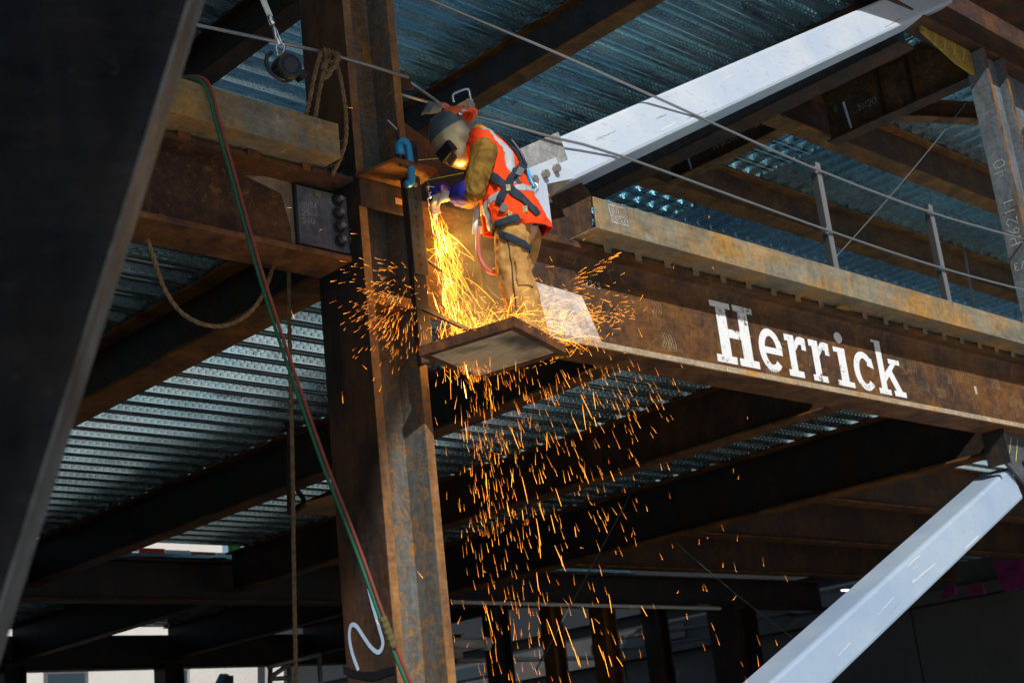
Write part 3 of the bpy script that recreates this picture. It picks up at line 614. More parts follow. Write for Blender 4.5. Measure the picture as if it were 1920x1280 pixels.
# dark inclined member close to the camera, out of focus
def ray(px, py, r):
    d_ = FWD + RIGHT*((px-960)/FPX) - UP*((py-640)/FPX); return d_.normalized()*r
F1 = ray(352, 0, 2.62); F2 = ray(-32, 1230, 2.48); fd = (F2-F1).normalized()
fg = thing('inclined_column', 'dark out of focus inclined steel column filling the left edge', 'column', F2+fd*1.8)
vw = ((F1+F2)/2).normalized(); side = vw.cross(fd).normalized()
if side.dot(RIGHT) > 0: side = -side          # towards the left of the view
dep = (vw-fd*vw.dot(fd)).normalized()
top = F1-fd*1.6; bot = F2+fd*2.2; L2 = (bot-top).length/2; mid = (top+bot)/2
tilt = (side*.99+dep*.105).normalized(); tn = (dep*.99-side*.105).normalized()
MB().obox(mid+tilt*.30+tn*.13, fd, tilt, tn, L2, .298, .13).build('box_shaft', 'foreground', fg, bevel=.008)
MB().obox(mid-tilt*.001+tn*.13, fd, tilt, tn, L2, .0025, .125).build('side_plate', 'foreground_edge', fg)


# ------------------------------------------------------------------ guard posts and cables
def post(x, label):
    t = thing('guard_post', label, 'post', (x, 6.32, 3.655), 'posts of the cable guard rail')
    MB().box(x-.035, x+.035, 6.29, 6.297, 3.656, 5.02).build('angle_leg', 'post_steel', t); MB().box(x-.035, x-.028, 6.297, 6.355, 3.656, 5.02).build('angle_leg', 'cable_dark', t)
    for z in (4.93, 4.35):
        c = MB().tube([(x-.04, 6.275, z), (x-.04, 6.305, z)], .022, 8).build('cable_clip', 'chrome', t)
        MB().tube([(x-.062, 6.285, z-.03), (x-.062, 6.285, z+.035)], .008, 6).build('clip_bolt', 'chrome', c)
    return t
post(10.46, 'angle iron guard post standing on the lettered beam, nearer one'); post(12.36, 'angle iron guard post standing on the lettered beam, farther one')
def cable(label, pts, r, mat='cable_steel', name='safety_cable', sag=0, group=None):
    P = [Vector(p) for p in pts]
    path = resample(P, .25) if len(P) > 2 else [P[0].lerp(P[1], i/24)-Vector((0,0,sag*4*(i/24)*(1-i/24))) for i in range(25)]
    o = MB().tube(path, r, 6).build(name, mat, None, True); tag(o, label, 'cable', group); return o
cable('upper steel guard cable strung between the posts and the right column', [(5.62,6.285,5.17), (7.28,6.27,5.10), (8.88,6.27,5.01), (10.42,6.27,4.93), (12.3,6.27,4.92), (14.24,6.285,5.02)], .0105)
cable('lower steel guard cable passing behind the welder and along the posts', [(5.61,6.30,4.36), (7.05,6.27,4.39), (7.73,6.26,4.41), (10.42,6.27,4.35), (12.3,6.27,4.34), (14.24,6.285,4.41)], .010)
cable('steel cable from the upper left to the eye lug on the column', [(2.2,6.2,4.12), (4.07,6.2,4.32), (4.92,6.2,4.41), (5.66,6.25,4.47)], .011)
cable('short steel cable from the eye lug down to the perforated bracket', [(5.69,6.265,4.45), (6.06,6.20,4.25)], .010)
cable('thin slack wire running down from the right column to the beam', [at(1812,192,1,6.9), at(1550,500,1,6.9)], .005, 'cable_steel', sag=.04)
cable('thin vertical rod left of the right column', [at(1808,470,1,7.4), at(1846,690,1,7.4)], .016, 'post_steel', 'hanger_rod')
cable('thin dark wire crossing the dark bay behind the lower brace', [at(1265,1015,1,9), at(1500,1205,1,9)], .006, 'cable_dark', sag=.03)
cable('thin dark wire hanging in front of the background columns', [at(1180,930,1,9.5), at(1005,1255,1,9.5)], .007, 'cable_dark')

# rope with twisted strands -------------------------------------------------
def rope(mb, pts, r, step=.02, twist=42, k=5):
    path = resample(pts, step); n = len(path); t0 = (path[1]-path[0]).normalized()
    ref = Vector((0,0,1)) if abs(t0.z) < .9 else Vector((1,0,0)); u = t0.cross(ref).normalized(); dist = 0; lines = [[], [], []]
    for i, p in enumerate(path):
        t = (path[min(i+1,n-1)]-path[max(i-1,0)]).normalized(); u = (u-t*u.dot(t)).normalized(); b_ = t.cross(u)
        if i: dist += (p-path[i-1]).length
        for j in range(3):
            a = dist*twist+j*2.094; lines[j].append(p+(u*math.cos(a)+b_*math.sin(a))*r*.52)
    for l in lines: mb.tube(l, r*.58, k)
def q(px, py, y): return at(px, py, 1, y)
rp = thing('rope', 'frayed brown rope knotted over the cable, hanging in front of the column', 'rope', (4.9, 6.1, 3.6))
mb = MB(); rope(mb, [q(602,98,6.12), q(590,140,6.10), q(580,190,6.1), q(572,225,6.1), q(566,262,6.14)], .014); rope(mb, [q(612,118,6.1), q(600,165,6.1), q(590,225,6.12), q(582,262,6.16)], .014); rope(mb, [q(632,122,6.12), q(641,160,6.1), q(648,210,6.1), q(648,262,6.1), q(637,298,6.13), q(622,330,6.2)], .014); mb.build('strand', 'rope_fibre', rp, True)
mb = MB(); rng = random.Random(3)
for k in range(4):
    c = q(606+6*k, 104+2*k, 6.18); pts = []
    for a in range(9):
        A = a*math.pi/4*1.05+k; pts.append(c+Vector((.035*math.cos(A)*.4+.008*k, .045*math.cos(A), .035*math.sin(A)+.004*rng.uniform(-1,1))))
    rope(mb, pts, .014)
rope(mb, [q(622,98,6.12), q(632,106,6.1), q(628,125,6.08), q(615,135,6.09), q(606,128,6.1), q(612,116,6.11), q(624,118,6.10)], .015); rope(mb, [q(622,128,6.09), q(616,142,6.08), q(604,146,6.1)], .015); mb.build('knot', 'rope_fibre', rp, True)
mb = MB(); rope(mb, [q(276,448,6.3), q(290,490,6.35), q(310,545,6.4), q(345,590,6.42), q(395,611,6.42), q(440,604,6.42), q(478,575,6.4), q(500,535,6.42), q(512,497,6.5)], .013)
tag(mb.build('rope', 'rope_fibre', None, True), 'slack brown rope looping below the left beam', 'rope')
mb = MB(); rope(mb, [q(541,500,6.9), q(543,620,6.9), q(546,760,6.9), q(549,900,6.9), q(551,1060,6.9), q(553,1180,6.9), q(556,1310,6.9)], .014)
tag(mb.build('rope', 'rope_fibre', None, True), 'straight brown rope hanging to the bottom left of the column', 'rope')

# twin gas hose -------------------------------------------------------------
hs = thing('gas_hose', 'twin red and green gas hose draped over the left beam down to the bottom edge', 'hose', (4.4, 5.9, 0))
hp = [q(330,150,6.25), q(356,145,6.12), q(378,149,6.04), q(392,168,6.02), q(407,225,6.0), q(430,305,5.98), q(456,400,5.97), q(484,500,5.96), q(512,590,5.96), q(545,690,5.96), q(578,785,5.96), q(612,880,5.96), q(646,965,5.96), q(680,1055,5.97), q(712,1145,5.98), q(742,1222,6.0), q(775,1300,6.0)]
path = resample(hp, .05)
for k, (mname, off) in enumerate((('hose_green', -1), ('hose_red', 1))):
    MB().tube([p+RIGHT*(.0098*off)+Vector((0,0,.006*off)) for p in path], .0098, 10).build('hose', mname, hs, True)
pm = [q(716,1155,5.98), q(738,1212,6.0)]; MB().tube([pm[0].lerp(pm[1], i/10) for i in range(11)], [.023+.003*(i % 2) for i in range(11)], 10).build('tape_wrap', 'tape_wrap', hs)

# retractable lifeline block -------------------------------------------------
sr = thing('lifeline_block', 'black retractable lifeline block hanging by a silver sling, top left', 'lifeline', q(535,130,6.0))
c0 = q(537,128,6.0); a1 = (q(560,105,6.0)-q(515,152,6.0)).normalized(); a2 = (q(515,105,6.0)-q(560,152,6.0)).normalized(); a3 = a1.cross(a2).normalized()
b = MB(); prof = []
for i in range(24):
    A = i*math.pi/12; r = .085*(1+.08*math.cos(2*A)); prof.append((r*math.cos(A), r*math.sin(A)))
b.prism([c0+a1*x+a2*y-a3*.045 for x, y in prof], a3*.09); b.build('housing', 'black_plastic', sr, bevel=.02)
b = MB(); b.tube([c0-a1*.03+a2*.04+(a1*.085*math.cos(t)+a2*.085*math.sin(t)) for t in [1.2+i*.33 for i in range(11)]], .012, 8); b.build('bumper_handle', 'black_plastic', sr, True)
b = MB(); b.prism([c0+a1*x+a2*y+(-a3 if a3.dot(FWD) > 0 else a3)*.0455 for x, y in [(p[0]*.62, p[1]*.55) for p in prof]], (-a3 if a3.dot(FWD) > 0 else a3)*.002); b.build('label', 'cable_dark', sr)
b = MB(); b.obox(c0-a2*.0+a2*.07+a1*.015+(-a3 if a3.dot(FWD) > 0 else a3)*.02, a1, a2, a3, .03, .008, .018); b.build('orange_stripe', 'rust_orange', sr)
b = MB(); b.obox(c0-a2*.09+a1*.04, a1, a2, a3, .03, .022, .03); b.build('cable_outlet', 'black_plastic', sr, bevel=.006)
cp = [q(520,98,6.0), q(518,88,6.0), q(526,80,6.0), q(533,86,6.0), q(531,98,6.0), q(522,106,6.0), q(520,98,6.0)]
MB().tube(resample(cp, .01), .0075, 6).build('carabiner', 'chrome', sr, True)
b = MB(); b.tube([q(523,84,6.0), q(517,66,6.0), q(512,48,6.0)], .012, 8); b.tube([q(511,46,6.0), q(505,30,6.0)], .017, 8); b.tube([q(528,82,6.0), q(520,60,6.0), q(513,46,6.0)], .006, 6); b.build('swivel', 'chrome', sr, True)
b = MB(); b.tube([q(507,32,6.0), q(498,10,6.0), q(486,-25,6.0)], .016, 6); b.tube([q(503,30,6.0), q(490,0,6.0), q(478,-25,6.0)], .009, 6); b.build('sling', 'sling_white', sr, True)

# ------------------------------------------------------------------ work platform
PZ = 2.46
pl = thing('work_platform', 'hanging steel platform with plywood floor on which the welder stands', 'platform', (5.8, 5.9, PZ))
pc = [Vector(at(px, py, 2, PZ)) for px, py in ((786,668), (894,714), (1062,662), (966,612))]     # left, far, right, near corners of the underside
cen = sum(pc, Vector())/4
# square the frame up
e1 = ((pc[1]-pc[0])+(pc[2]-pc[3])).normalized(); e2 = ((pc[3]-pc[0])+(pc[2]-pc[1])); e2 = (e2-e1*e2.dot(e1)).normalized()
h1 = ((pc[1]-pc[0]).length+(pc[2]-pc[3]).length)/4; h2 = ((pc[3]-pc[0]).length+(pc[2]-pc[1]).length)/4
ez = Vector((0,0,1))
def inset(m):
    out = []
    for i in range(4):
        a_ = (pc[i-1]-pc[i]).normalized(); b_ = (pc[(i+1) % 4]-pc[i]).normalized(); out.append(pc[i]+(a_+b_)*m)
    return out
in1, in2, in3 = inset(.014), inset(.048), inset(.016)
for i in range(4):
    k = (i+1) % 4; b = MB(); b.prism([pc[i], pc[k], in1[k], in1[i]], (0,0,.062)); b.build('frame_angle', 'rust_flange', pl, bevel=.002)
    b = MB(); b.prism([in1[i]+ez*.0005, in1[k]+ez*.0005, in2[k]+ez*.0005, in2[i]+ez*.0005], (0,0,.008)); b.build('frame_ledge', 'rust_flange', pl)
b = MB(); b.prism([p+ez*.009 for p in in3], (0,0,.019)); b.build('plywood_floor', 'plywood', pl)
PTOP = PZ+.029
lc = cen-e1*h1+e2*(-h2)
ups = [v for v in (cen-e1*h1-e2*h2,)][0]
# upright hanging from the clamp, knee brace
ux, uy = 5.475, 6.115
MB().box(ux-.05, ux+.05, uy-.006, uy+.006, PZ, 3.08).build('hanger_bar', 'mill_dark', pl, bevel=.002)
MB().box(ux-.03, ux-.018, uy+.007, uy+.06, PZ, 3.9).build('hanger_angle', 'mill_dark', pl)
pg = MB(); pg.box(ux-.048, ux+.062, uy-.02, uy-.008, 3.03, 3.80).build('perforated_bar', 'angle_green', pl, bevel=.002)
MB().box(ux+.04, ux+.08, uy+.002, uy+.014, 3.05, 3.93).build('perforated_leg', 'angle_green', pl)
for k in range(11):
    z = 3.09+k*.062; MB().tube([(ux+.01, uy-.0205, z), (ux+.01, uy-.0225, z)], .012, 10).build('punched_hole', 'black_plastic', pl)
for z in (3.70, 3.58): MB().tube([(ux+.01, uy-.022, z+.03), (ux+.01, uy-.036, z+.03)], .016, 6).build('bolt', 'bolt_zinc', pl)
MB().tube(resample([(ux-.02, uy-.03, 3.80), (ux-.02, uy-.035, 3.87), (ux+.02, uy-.035, 3.885), (ux+.05, uy-.03, 3.88), (ux+.055, uy-.03, 3.80)], .02), .008, 8).build('lift_handle', 'cable_dark', pl, True)
kn0 = Vector((ux, uy-.02, 2.80)); kn1 = cen-e1*(h1-.02)+e2*(h2*.05)+ez*.07
kdir = (kn1-kn0).normalized(); MB().obox((kn0+kn1)/2, kdir, Vector((1,-1,0)), kdir.cross(Vector((1,-1,0))), (kn1-kn0).length/2, .018, .006).build('knee_brace', 'mill_dark', pl)
MB().tube([(5.55,6.12,3.14), (6.05,6.25,3.02)], .009, 6).build('tie_rod', 'mill_dark', pl)
MB().box(6.045, 6.075, 6.16, 6.255, PZ+.03, 3.52).build('back_post', 'mill_dark', pl); 

# second platform far behind, on the left
p2 = thing('work_platform', 'distant hanging plank platform between the hose and the column', 'platform', at(600,960,1,11.2))
b = MB(); b.prism([at(553,965,1,11.3), at(640,966,1,11.3), at(640,930,1,10.6), at(575,948,1,10.9)], (0,0,.04)); b.build('plank', 'plank', p2)
b = MB(); b.tube([at(543,490,1,11.3), at(545,962,1,11.3)], .045, 4); b.build('hanger_bar', 'mill_dark', p2)
b = MB(); b.tube([at(548,957,1,11.3), at(640,918,1,10.9)], .04, 4); b.tube([at(553,912,1,11.3), at(571,938,1,11.3)], .03, 4); b.build('frame_bar', 'mill_dark', p2)

# blue C clamp holding the hanger to the seat plate ---------------------------
cl = thing('c_clamp', 'bright blue C clamp on the bracket plate beside the column', 'clamp', (5.39, 6.0, 3.58))
cy = 6.03
b = MB(); fr_ = resample([(5.335,cy,3.80), (5.345,cy,3.835), (5.38,cy,3.855), (5.405,cy,3.835), (5.41,cy,3.76), (5.412,cy,3.68), (5.41,cy,3.61), (5.395,cy,3.575), (5.36,cy,3.565)], .01)
b.tube(fr_, .023, 10); b.tube([(5.335,cy,3.755), (5.335,cy,3.83)], .028, 10); b.build('frame', 'clamp_blue', cl, True)
b = MB(); b.tube([(5.335,cy,3.68), (5.335,cy,3.93)], .011, 8); b.build('screw', 'bolt_dark', cl, True); MB().tube([(5.26,cy,3.965), (5.335,cy,3.915), (5.35,cy,3.90)], .006, 6).build('turning_bar', 'cable_steel', cl)

# ------------------------------------------------------------------ the welder
VD = Vector((.714,.70,0)).normalized(); UD = Vector((.70,-.714,0)).normalized(); WD = Vector((0,0,1)); V0 = 8.17
def L(px, py, dv=0):
    d_ = FWD + RIGHT*((px-960)/FPX) - UP*((py-640)/FPX); return d_*((V0+dv)/d_.dot(VD))
FACE = (-UD*.93+VD*.366).normalized(); LEFT = (-UD*.366-VD*.93).normalized()
pe = thing('person', 'welder in orange vest, brown sleeves and welding hood, bent over the column joint', 'person', (cen.x, cen.y, PTOP))
pel = L(970,424); chest = L(930,312,.02); nb = L(900,262,.02); hc = L(861,254,.03)
TA = (nb-pel).normalized()
shL = L(908,284,-.155); shR = L(906,276,.20); elL = L(890,357,-.20); wrL = L(851,364,-.10); elR = L(880,372,.24); wrR = L(842,362,.12)
hipL = pel+LEFT*.09-WD*.03; hipR = pel-LEFT*.09-WD*.03
knL = L(962,520,-.09); knR = L(972,515,.13)
anL = Vector((knL.x, knL.y, PTOP+.09))+UD*.045; anR = Vector((knR.x, knR.y, PTOP+.09))+UD*.05
HF = (-UD*.74-WD*.42-VD*.46).normalized(); HT_ = (WD*.90-UD*.36); HT_ = (HT_-HF*HT_.dot(HF)).normalized(); HS = HF.cross(HT_).normalized()
# body: one continuous skin from head to feet
b = MB(); b.ell(hc, HF*.098, HS*.075, HT_*.118); b.cap(hc-HF*.03-HT_*.04, .055, nb, .06); b.cap(nb-TA*.03, .10, chest, .13); b.cap(chest, .13, pel, .13); b.cap(shL, .07, shR, .07)
b.ell(hc+HF*.1-HT_*.02, HF*.02, HS*.014, HT_*.025)
b.ell(hc-HT_*.01+HS*.076-HF*.015, HF*.02, HS*.012, HT_*.032); b.ell(hc-HT_*.01-HS*.076-HF*.015, HF*.02, HS*.012, HT_*.032)
for a_, c_, e_ in ((shL,elL,wrL), (shR,elR,wrR)): b.cap(a_, .052, c_, .042); b.cap(c_, .042, e_, .03)
for a_, c_, e_ in ((hipL,knL,anL), (hipR,knR,anR)): b.cap(a_, .08, c_, .055); b.cap(c_, .055, e_, .04); b.cap(e_, .04, e_+FACE*.12-WD*.05, .03)
body = remeshed(b, 'body', 'skin', pe, .012, 4)
# trousers
b = MB()
for a_, c_, e_, s_ in ((hipL,knL,anL,1), (hipR,knR,anR,-1)):
    b.cap(a_-WD*.02, .112, c_+WD*.02, .094); b.cap(c_, .094, e_+WD*.02, .094)
b.cap(pel+LEFT*.06+WD*.04, .125, pel-LEFT*.06+WD*.04, .125)
trousers = remeshed(b, 'trousers', 'pants_duck', pe, .0095, 3, .026, .085, 2)
# jacket sleeves
def sleeve(a_, c_, e_, sd):
    b = MB(); b.cap(a_, .083, c_, .073); b.cap(c_, .073, c_.lerp(e_, .62), .062); return remeshed(b, 'jacket_sleeve', 'suede_brown', pe, .0085, 3, .024, .06, sd)
sleeve(shL, elL, wrL, 5); sleeve(shR, elR, wrR, 6)
# vest
b = MB(); b.cap(nb-TA*.07+LEFT*.05, .115, chest, .148); b.cap(nb-TA*.07-LEFT*.05, .115, chest, .148); b.cap(shL.lerp(shR, .17), .088, shR.lerp(shL, .12), .088)
mid_ = L(948,365,0); b.cap(chest+LEFT*.02, .150, mid_, .150); b.cap(chest-LEFT*.05, .150, mid_-LEFT*.03, .150); b.cap(mid_, .150, pel+LEFT*.03+WD*.02, .168); b.cap(mid_, .150, pel-LEFT*.05+WD*.02, .165); b.cap(mid_+FACE*.05, .12, pel+FACE*.11-WD*.06, .10); b.cap(pel-FACE*.04, .15, pel-FACE*.06-WD*.05, .15)
vest = remeshed(b, 'safety_vest', 'vest_orange', pe, .0095, 3, .026, .085, 1)
vloc = WLOC[vest.name]
bm = bmesh.new(); bm.from_mesh(vest.data)
cut = [f for f in bm.faces if (f.calc_center_median()+vloc).z < pel.z-.035+.10*((f.calc_center_median()+vloc-pel).dot(-FACE))*-1.2-.035*math.sin(9*(f.calc_center_median().dot(LEFT)))*.3]
bmesh.ops.delete(bm, geom=cut, context='FACES'); bm.to_mesh(vest.data); bm.free()
md = vest.modifiers.new('solid', 'SOLIDIFY'); md.thickness = .006; md.offset = 1
def band(src, name, mat, planes, off, parent, cond=None):
    """strip of cloth lying on another garment: the part of src between the given planes (point, outward normal)"""
    loc = WLOC[src.name]; b_ = bmesh.new(); b_.from_mesh(src.data)
    for co, no in planes:
        bmesh.ops.bisect_plane(b_, geom=b_.verts[:]+b_.edges[:]+b_.faces[:], plane_co=Vector(co)-loc, plane_no=Vector(no), clear_outer=True)
    if cond:
        bmesh.ops.delete(b_, geom=[f for f in b_.faces if not cond(f.calc_center_median()+loc, f.normal)], context='FACES')
    b_.verts.index_update(); mb = MB()
    if not b_.faces: b_.free(); return None
    mb.add([v.co+loc+v.normal*off for v in b_.verts], [tuple(v.index for v in f.verts) for f in b_.faces]); b_.free()
    return mb.build(name, mat, parent, True, solid=.003)
def slab_(co, no, hw):
    no = Vector(no).normalized(); co = Vector(co); return [(co+no*hw, no), (co-no*hw, -no)]
def axd(p): return (p-pel).dot(TA)
def lat(p): return (p-pel).dot(LEFT)-.01
band(vest, 'reflective_band', 'reflective', slab_(pel+TA*.175, TA+LEFT*.08, .022), .009, vest)
for sg in (1, -1): band(vest, 'reflective_band', 'reflective', slab_(pel+LEFT*(.01+.10*sg), LEFT, .021)+[(pel+TA*.2, -TA)], .0095, vest, lambda p, n: n.dot(FACE) < .25)
band(vest, 'reflective_band', 'reflective', slab_(pel+LEFT*.11, LEFT, .026)+[(pel+TA*.148, TA)], .0095, vest, lambda p, n: n.dot(FACE) > .1)
# harness webbing over the vest
def strap(pa, pb, wd, off=.016, src=vest, name='harness_strap', mat='webbing'):
    dirv = (pb-pa).normalized(); nrm = dirv.cross(VD).normalized()
    return band(src, name, mat, slab_(pa, nrm, wd)+[(pa-dirv*.01, -dirv), (pb, dirv)], off, pe, lambda p, n: n.dot(VD) < .35)
strap(L(915,338), L(1008,420), .024); strap(L(979,312), L(938,402), .022, off=.020); strap(L(946,262), L(984,318), .020)
strap(L(957,268,.1), L(990,330,.1), .016, off=.024)
band(trousers, 'leg_strap', 'webbing', slab_(pel-WD*.01, WD*.96+LEFT*.15+FACE*.12, .022), .02, pe)
band(trousers, 'leg_strap', 'webbing', slab_(hipL-WD*.10, WD*.8-FACE*.55, .02), .012, pe, lambda p, n: lat(p) > -.02 and n.dot(FACE) < .5)
# trouser seam and pocket edge
band(trousers, 'side_seam', 'boot_leather', slab_(hipL-FACE*.005, FACE, .0035)+[(hipL-WD*.12, WD), (hipL-WD*.66, -WD)], .004, trousers, lambda p, n: n.dot(LEFT) > .3)
band(trousers, 'pocket', 'pants_duck', slab_(hipL-FACE*.075-WD*.33, FACE, .045)+slab_(hipL-WD*.33, WD, .08)+[(pel+LEFT*.06, -LEFT)], .006, trousers)
for px, py in ((953,352), (957,400), (985,392)):
    c = L(px, py, -.19); MB().obox(c, UD, WD, VD, .013, .02, .004).build('harness_tag', 'harness_tag', pe)
for px, py in ((975,322), (944,390)): 
    c = L(px, py, -.18); MB().obox(c, (UD*.5+WD*.8), (UD*.8-WD*.5), VD, .028, .022, .006).build('buckle', 'cable_dark', pe, bevel=.003)
# collar
b = MB(); b.cap(nb-TA*.025, .088, nb+TA*.025, .075); remeshed(b, 'collar', 'collar_yellow', pe, .010, 3, .006, .06)
# lifeline at his back
b = MB(); b.tube(resample([L(978,300,.02), L(988,318,.02), L(996,340,.0), L(1002,352,.0)], .01), .013, 8); b.build('lanyard', 'anchor_blue', pe, True)
b = MB(); b.tube(resample([L(997,342), L(1006,345), L(1008,356), L(1001,364), L(995,358), L(996,346)], .006), .006, 6); b.build('snap_hook', 'chrome', pe, True)
b = MB(); b.tube(resample([L(958,262,.05), L(972,280,.04), L(982,300,.03), L(985,322,.02)], .01), .011, 6); b.build('lanyard', 'cable_dark', pe, True)
# hard hat worn back to front, welding hood
hat = MB(); hcen = hc+HT_*.045-HF*.030; hat.ell(hcen, HF*.142, HS*.125, HT_*.150, 24, 14, keep=lambda m: m.dot(HT_) > .042)
hh = hat.build('hard_hat', 'helmet_orange', pe, True, solid=.004)
br = MB(); ring0 = []; ring1 = []
for i in range(13):
    a = math.pi*(.5+i/12); dirr = HF*math.cos(a)*.136+HS*math.sin(a)*.120; ring0.append(hcen+HT_*.044+dirr); ring1.append(hcen+HT_*(.050-.012*math.sin(math.pi*i/12))+dirr*(1+.30*math.sin(math.pi*i/12)))
br.add(ring0+ring1, [(i, i+1, 14+i, 13+i) for i in range(12)]); br.build('brim', 'helmet_orange', hh, True, solid=.006)
st_ = MB(); st_.tube([hcen+HT_*.05+HF*math.cos(a)*.138*.98+HS*math.sin(a)*.122*.98 for a in [math.pi*(.5+i/12) for i in range(13)]], .007, 5); st_.build('head_band', 'helmet_tape', hh)
ob = MB(); oc = hc+HF*.035-HT_*.022
ob.ell(oc, HF*.168, HS*.145, HT_*.205, 36, 26, keep=lambda m: m.dot(HF) > -.04+.30*max(0, m.dot(HT_)) and m.dot(HT_) > -.19)
hood = ob.build('welding_hood', 'hood_bronze', pe, True, solid=.004)
ot = MB(); ot.ell(oc, HF*.170, HS*.147, HT_*.207, 36, 26, keep=lambda m: m.dot(HF) > -.035+.30*max(0, m.dot(HT_)) and m.dot(HT_) > .055); ot.build('hood_top', 'hood_top', hood, True)
nearS = HS if HS.dot(VD) < 0 else -HS
wc = oc+HF*.150-HT_*.065+nearS*.035
MB().obox(wc, HS-HF*.28*(1 if nearS == HS else -1), HT_, HF+HS*.28*(1 if nearS == HS else -1), .066, .038, .022).build('window_frame', 'black_plastic', hood, bevel=.004); MB().obox(wc+(HF+nearS*.28).normalized()*.0225, HS-HF*.28*(1 if nearS == HS else -1), HT_, HF+nearS*.28, .054, .027, .003).build('window_glass', 'hood_window', hood)
MB().obox(wc-HT_*.06+HF*.0, HS, HT_, HF, .045, .022, .008).build('lens_holder', 'cable_dark', hood)
for sg in (1, -1): MB().tube([oc+HS*sg*.132+HT_*.09-HF*.02, oc+HS*sg*.154+HT_*.09-HF*.02], .014, 10).build('pivot_knob', 'chrome', hood, True)
b = MB(); b.ell(hc-HF*.012-HS*.082-HT_*.012, HF*.010, HS*.012, HT_*.012); b.build('ear_plug', 'ear_plug', pe, True)
# gloves ---------------------------------------------------------------
def glove(wr, knuck, up, mat, cuffmat, el, grip=1.0, s_=1.0, th=1, nm='glove'):
    """gauntlet: cuff, palm, four fingers of unequal length curled round a bar, thumb from the side of the palm"""
    d_ = (knuck-wr).normalized(); up = (up-d_*up.dot(d_)).normalized(); sd = d_.cross(up).normalized(); b = MB(); ln = (knuck-wr).length
    b.cap(wr+sd*.012, .030*s_, knuck+sd*.022, .022*s_); b.cap(wr-sd*.012, .030*s_, knuck-sd*.022, .022*s_); b.cap(wr, .032*s_, wr+d_*ln*.6, .03*s_)
    for k in range(4):
        o_ = sd*(.033-.022*k)*s_; l = (.038, .043, .041, .033)[k]*s_; p = knuck+o_; ang = 0
        for j in range(3):
            ang += (.55, .85, .7)[j]*grip; nd = d_*math.cos(ang)-up*math.sin(ang); p2_ = p+nd*l*(1, .75, .6)[j]; b.cap(p, (.0125-.001*j)*s_, p2_, (.0115-.001*j)*s_, 8); p = p2_
    tb = wr+d_*ln*.3+sd*.03*th*s_; t1 = tb+(d_*.6+sd*.6*th-up*.4).normalized()*.042*s_; t2 = t1+(d_*.8-up*.55-sd*.1*th).normalized()*.035*s_; b.cap(tb, .016*s_, t1, .014*s_, 8); b.cap(t1, .014*s_, t2, .011*s_, 8)
    g_ = remeshed(b, nm, mat, pe, .0055, 2, .003, .03)
    c = MB(); ax_ = (el-wr).normalized(); c.cap(wr+d_*.01, .040*s_, wr+ax_*.045, .058*s_); c.cap(wr+ax_*.045, .058*s_, wr+ax_*.10, .070*s_); remeshed(c, 'gauntlet_cuff', cuffmat, g_, .008, 2, .008, .05)
    return g_
glove(wrL, L(822,374,-.03), (WD*.8-UD*.4), 'glove_arc_lit', 'glove_blue', elL, .9, 1.05, -1)
glove(wrR, L(824,350,.06), (WD*.9-UD*.1), 'glove_blue', 'glove_blue', elR, 1.0, 1.0, 1)
# boots
for a_ in (anL, anR):
    b = MB(); b.cap(a_+WD*.10, .062, a_-WD*.02, .058); b.cap(a_-FACE*.03-WD*.045, .045, a_+FACE*.15-WD*.05, .04); bt = remeshed(b, 'boot', 'boot_leather', pe, .010, 3, .004, .05)
    MB().obox(a_+FACE*.06-WD*.0795, FACE, LEFT, WD, .155, .05, .010).build('sole', 'black_plastic', bt, bevel=.006)
# cutting torch in his hands (a thing of its own) -------------------------
to = thing('cutting_torch', 'brass cutting torch held in the gloved hands', 'torch', L(822,362,.02))
b = MB(); b.tube([L(848,372,.02), L(830,364,.02), L(815,358,.03)], .012, 8); b.build('handle', 'torch_brass', to, True)
b = MB(); b.tube([L(815,358,.03), L(806,362,.04), L(802,374,.05), L(804,386,.06)], .007, 8); b.tube([L(820,352,.02), L(808,350,.03), L(801,360,.04)], .005, 6); b.build('gas_tube', 'chrome', to, True)
b = MB(); b.ell(L(803,352,.03), UD*.018, VD*.018, WD*.014); b.ell(L(806,368,.03), UD*.014, VD*.014, WD*.014); b.build('valve', 'chrome', to, True)
# welding lead hanging beside him
wl = thing('welding_lead', 'red welding lead with pale electrode holder hanging beside the welder', 'lead', L(900,500,.02))
b = MB(); b.tube(resample([L(899,425,-.06), L(896,455,-.06), L(899,482,-.05), L(912,505,-.04), L(930,512,.02), L(945,505,.14)], .02), .014, 8); b.build('lead', 'lead_red', wl, True)
b = MB(); b.tube([L(894,388,-.08), L(891,420,-.08), L(889,438,-.08)], [.014,.016,.012], 8); b.build('electrode_holder', 'sling_white', wl, True)
b = MB(); b.obox(L(899,432,-.06), UD, WD, VD, .014, .026, .010); b.build('clip', 'torch_brass', wl, bevel=.003)

# perforated bracket and grey glove behind his head -------------------------
tb_ = thing('tool_bracket', 'perforated steel bracket with wire handle behind the hard hat', 'bracket', q(870,210,6.25))
def bar(p0, p1, hw, th, mat, parent, name):
    d_ = (p1-p0).normalized(); s_ = Vector((0,1,0)); n_ = d_.cross(s_); MB().obox((p0+p1)/2, d_, n_, s_, (p1-p0).length/2, hw, th).build(name, mat, parent, bevel=.002)
bar(q(812,232,6.2), q(886,190,6.2), .030, .006, 'label_tan', tb_, 'perforated_bar'); bar(q(880,186,6.185), q(891,226,6.185), .030, .006, 'grey_plate', tb_, 'perforated_leg')
for k in range(6):
    p = q(825+11*k, 224.5-6.2*k, 6.192); MB().tube([p, p+Vector((0,-.003,0))], .008, 8).build('punched_hole', 'black_plastic', tb_)
MB().tube(resample([q(851,192,6.18), q(849,181,6.18), q(853,175,6.18), q(873,167,6.18), q(879,169,6.18), q(883,188,6.18)], .01), .008, 8).build('wire_handle', 'chrome', tb_, True)
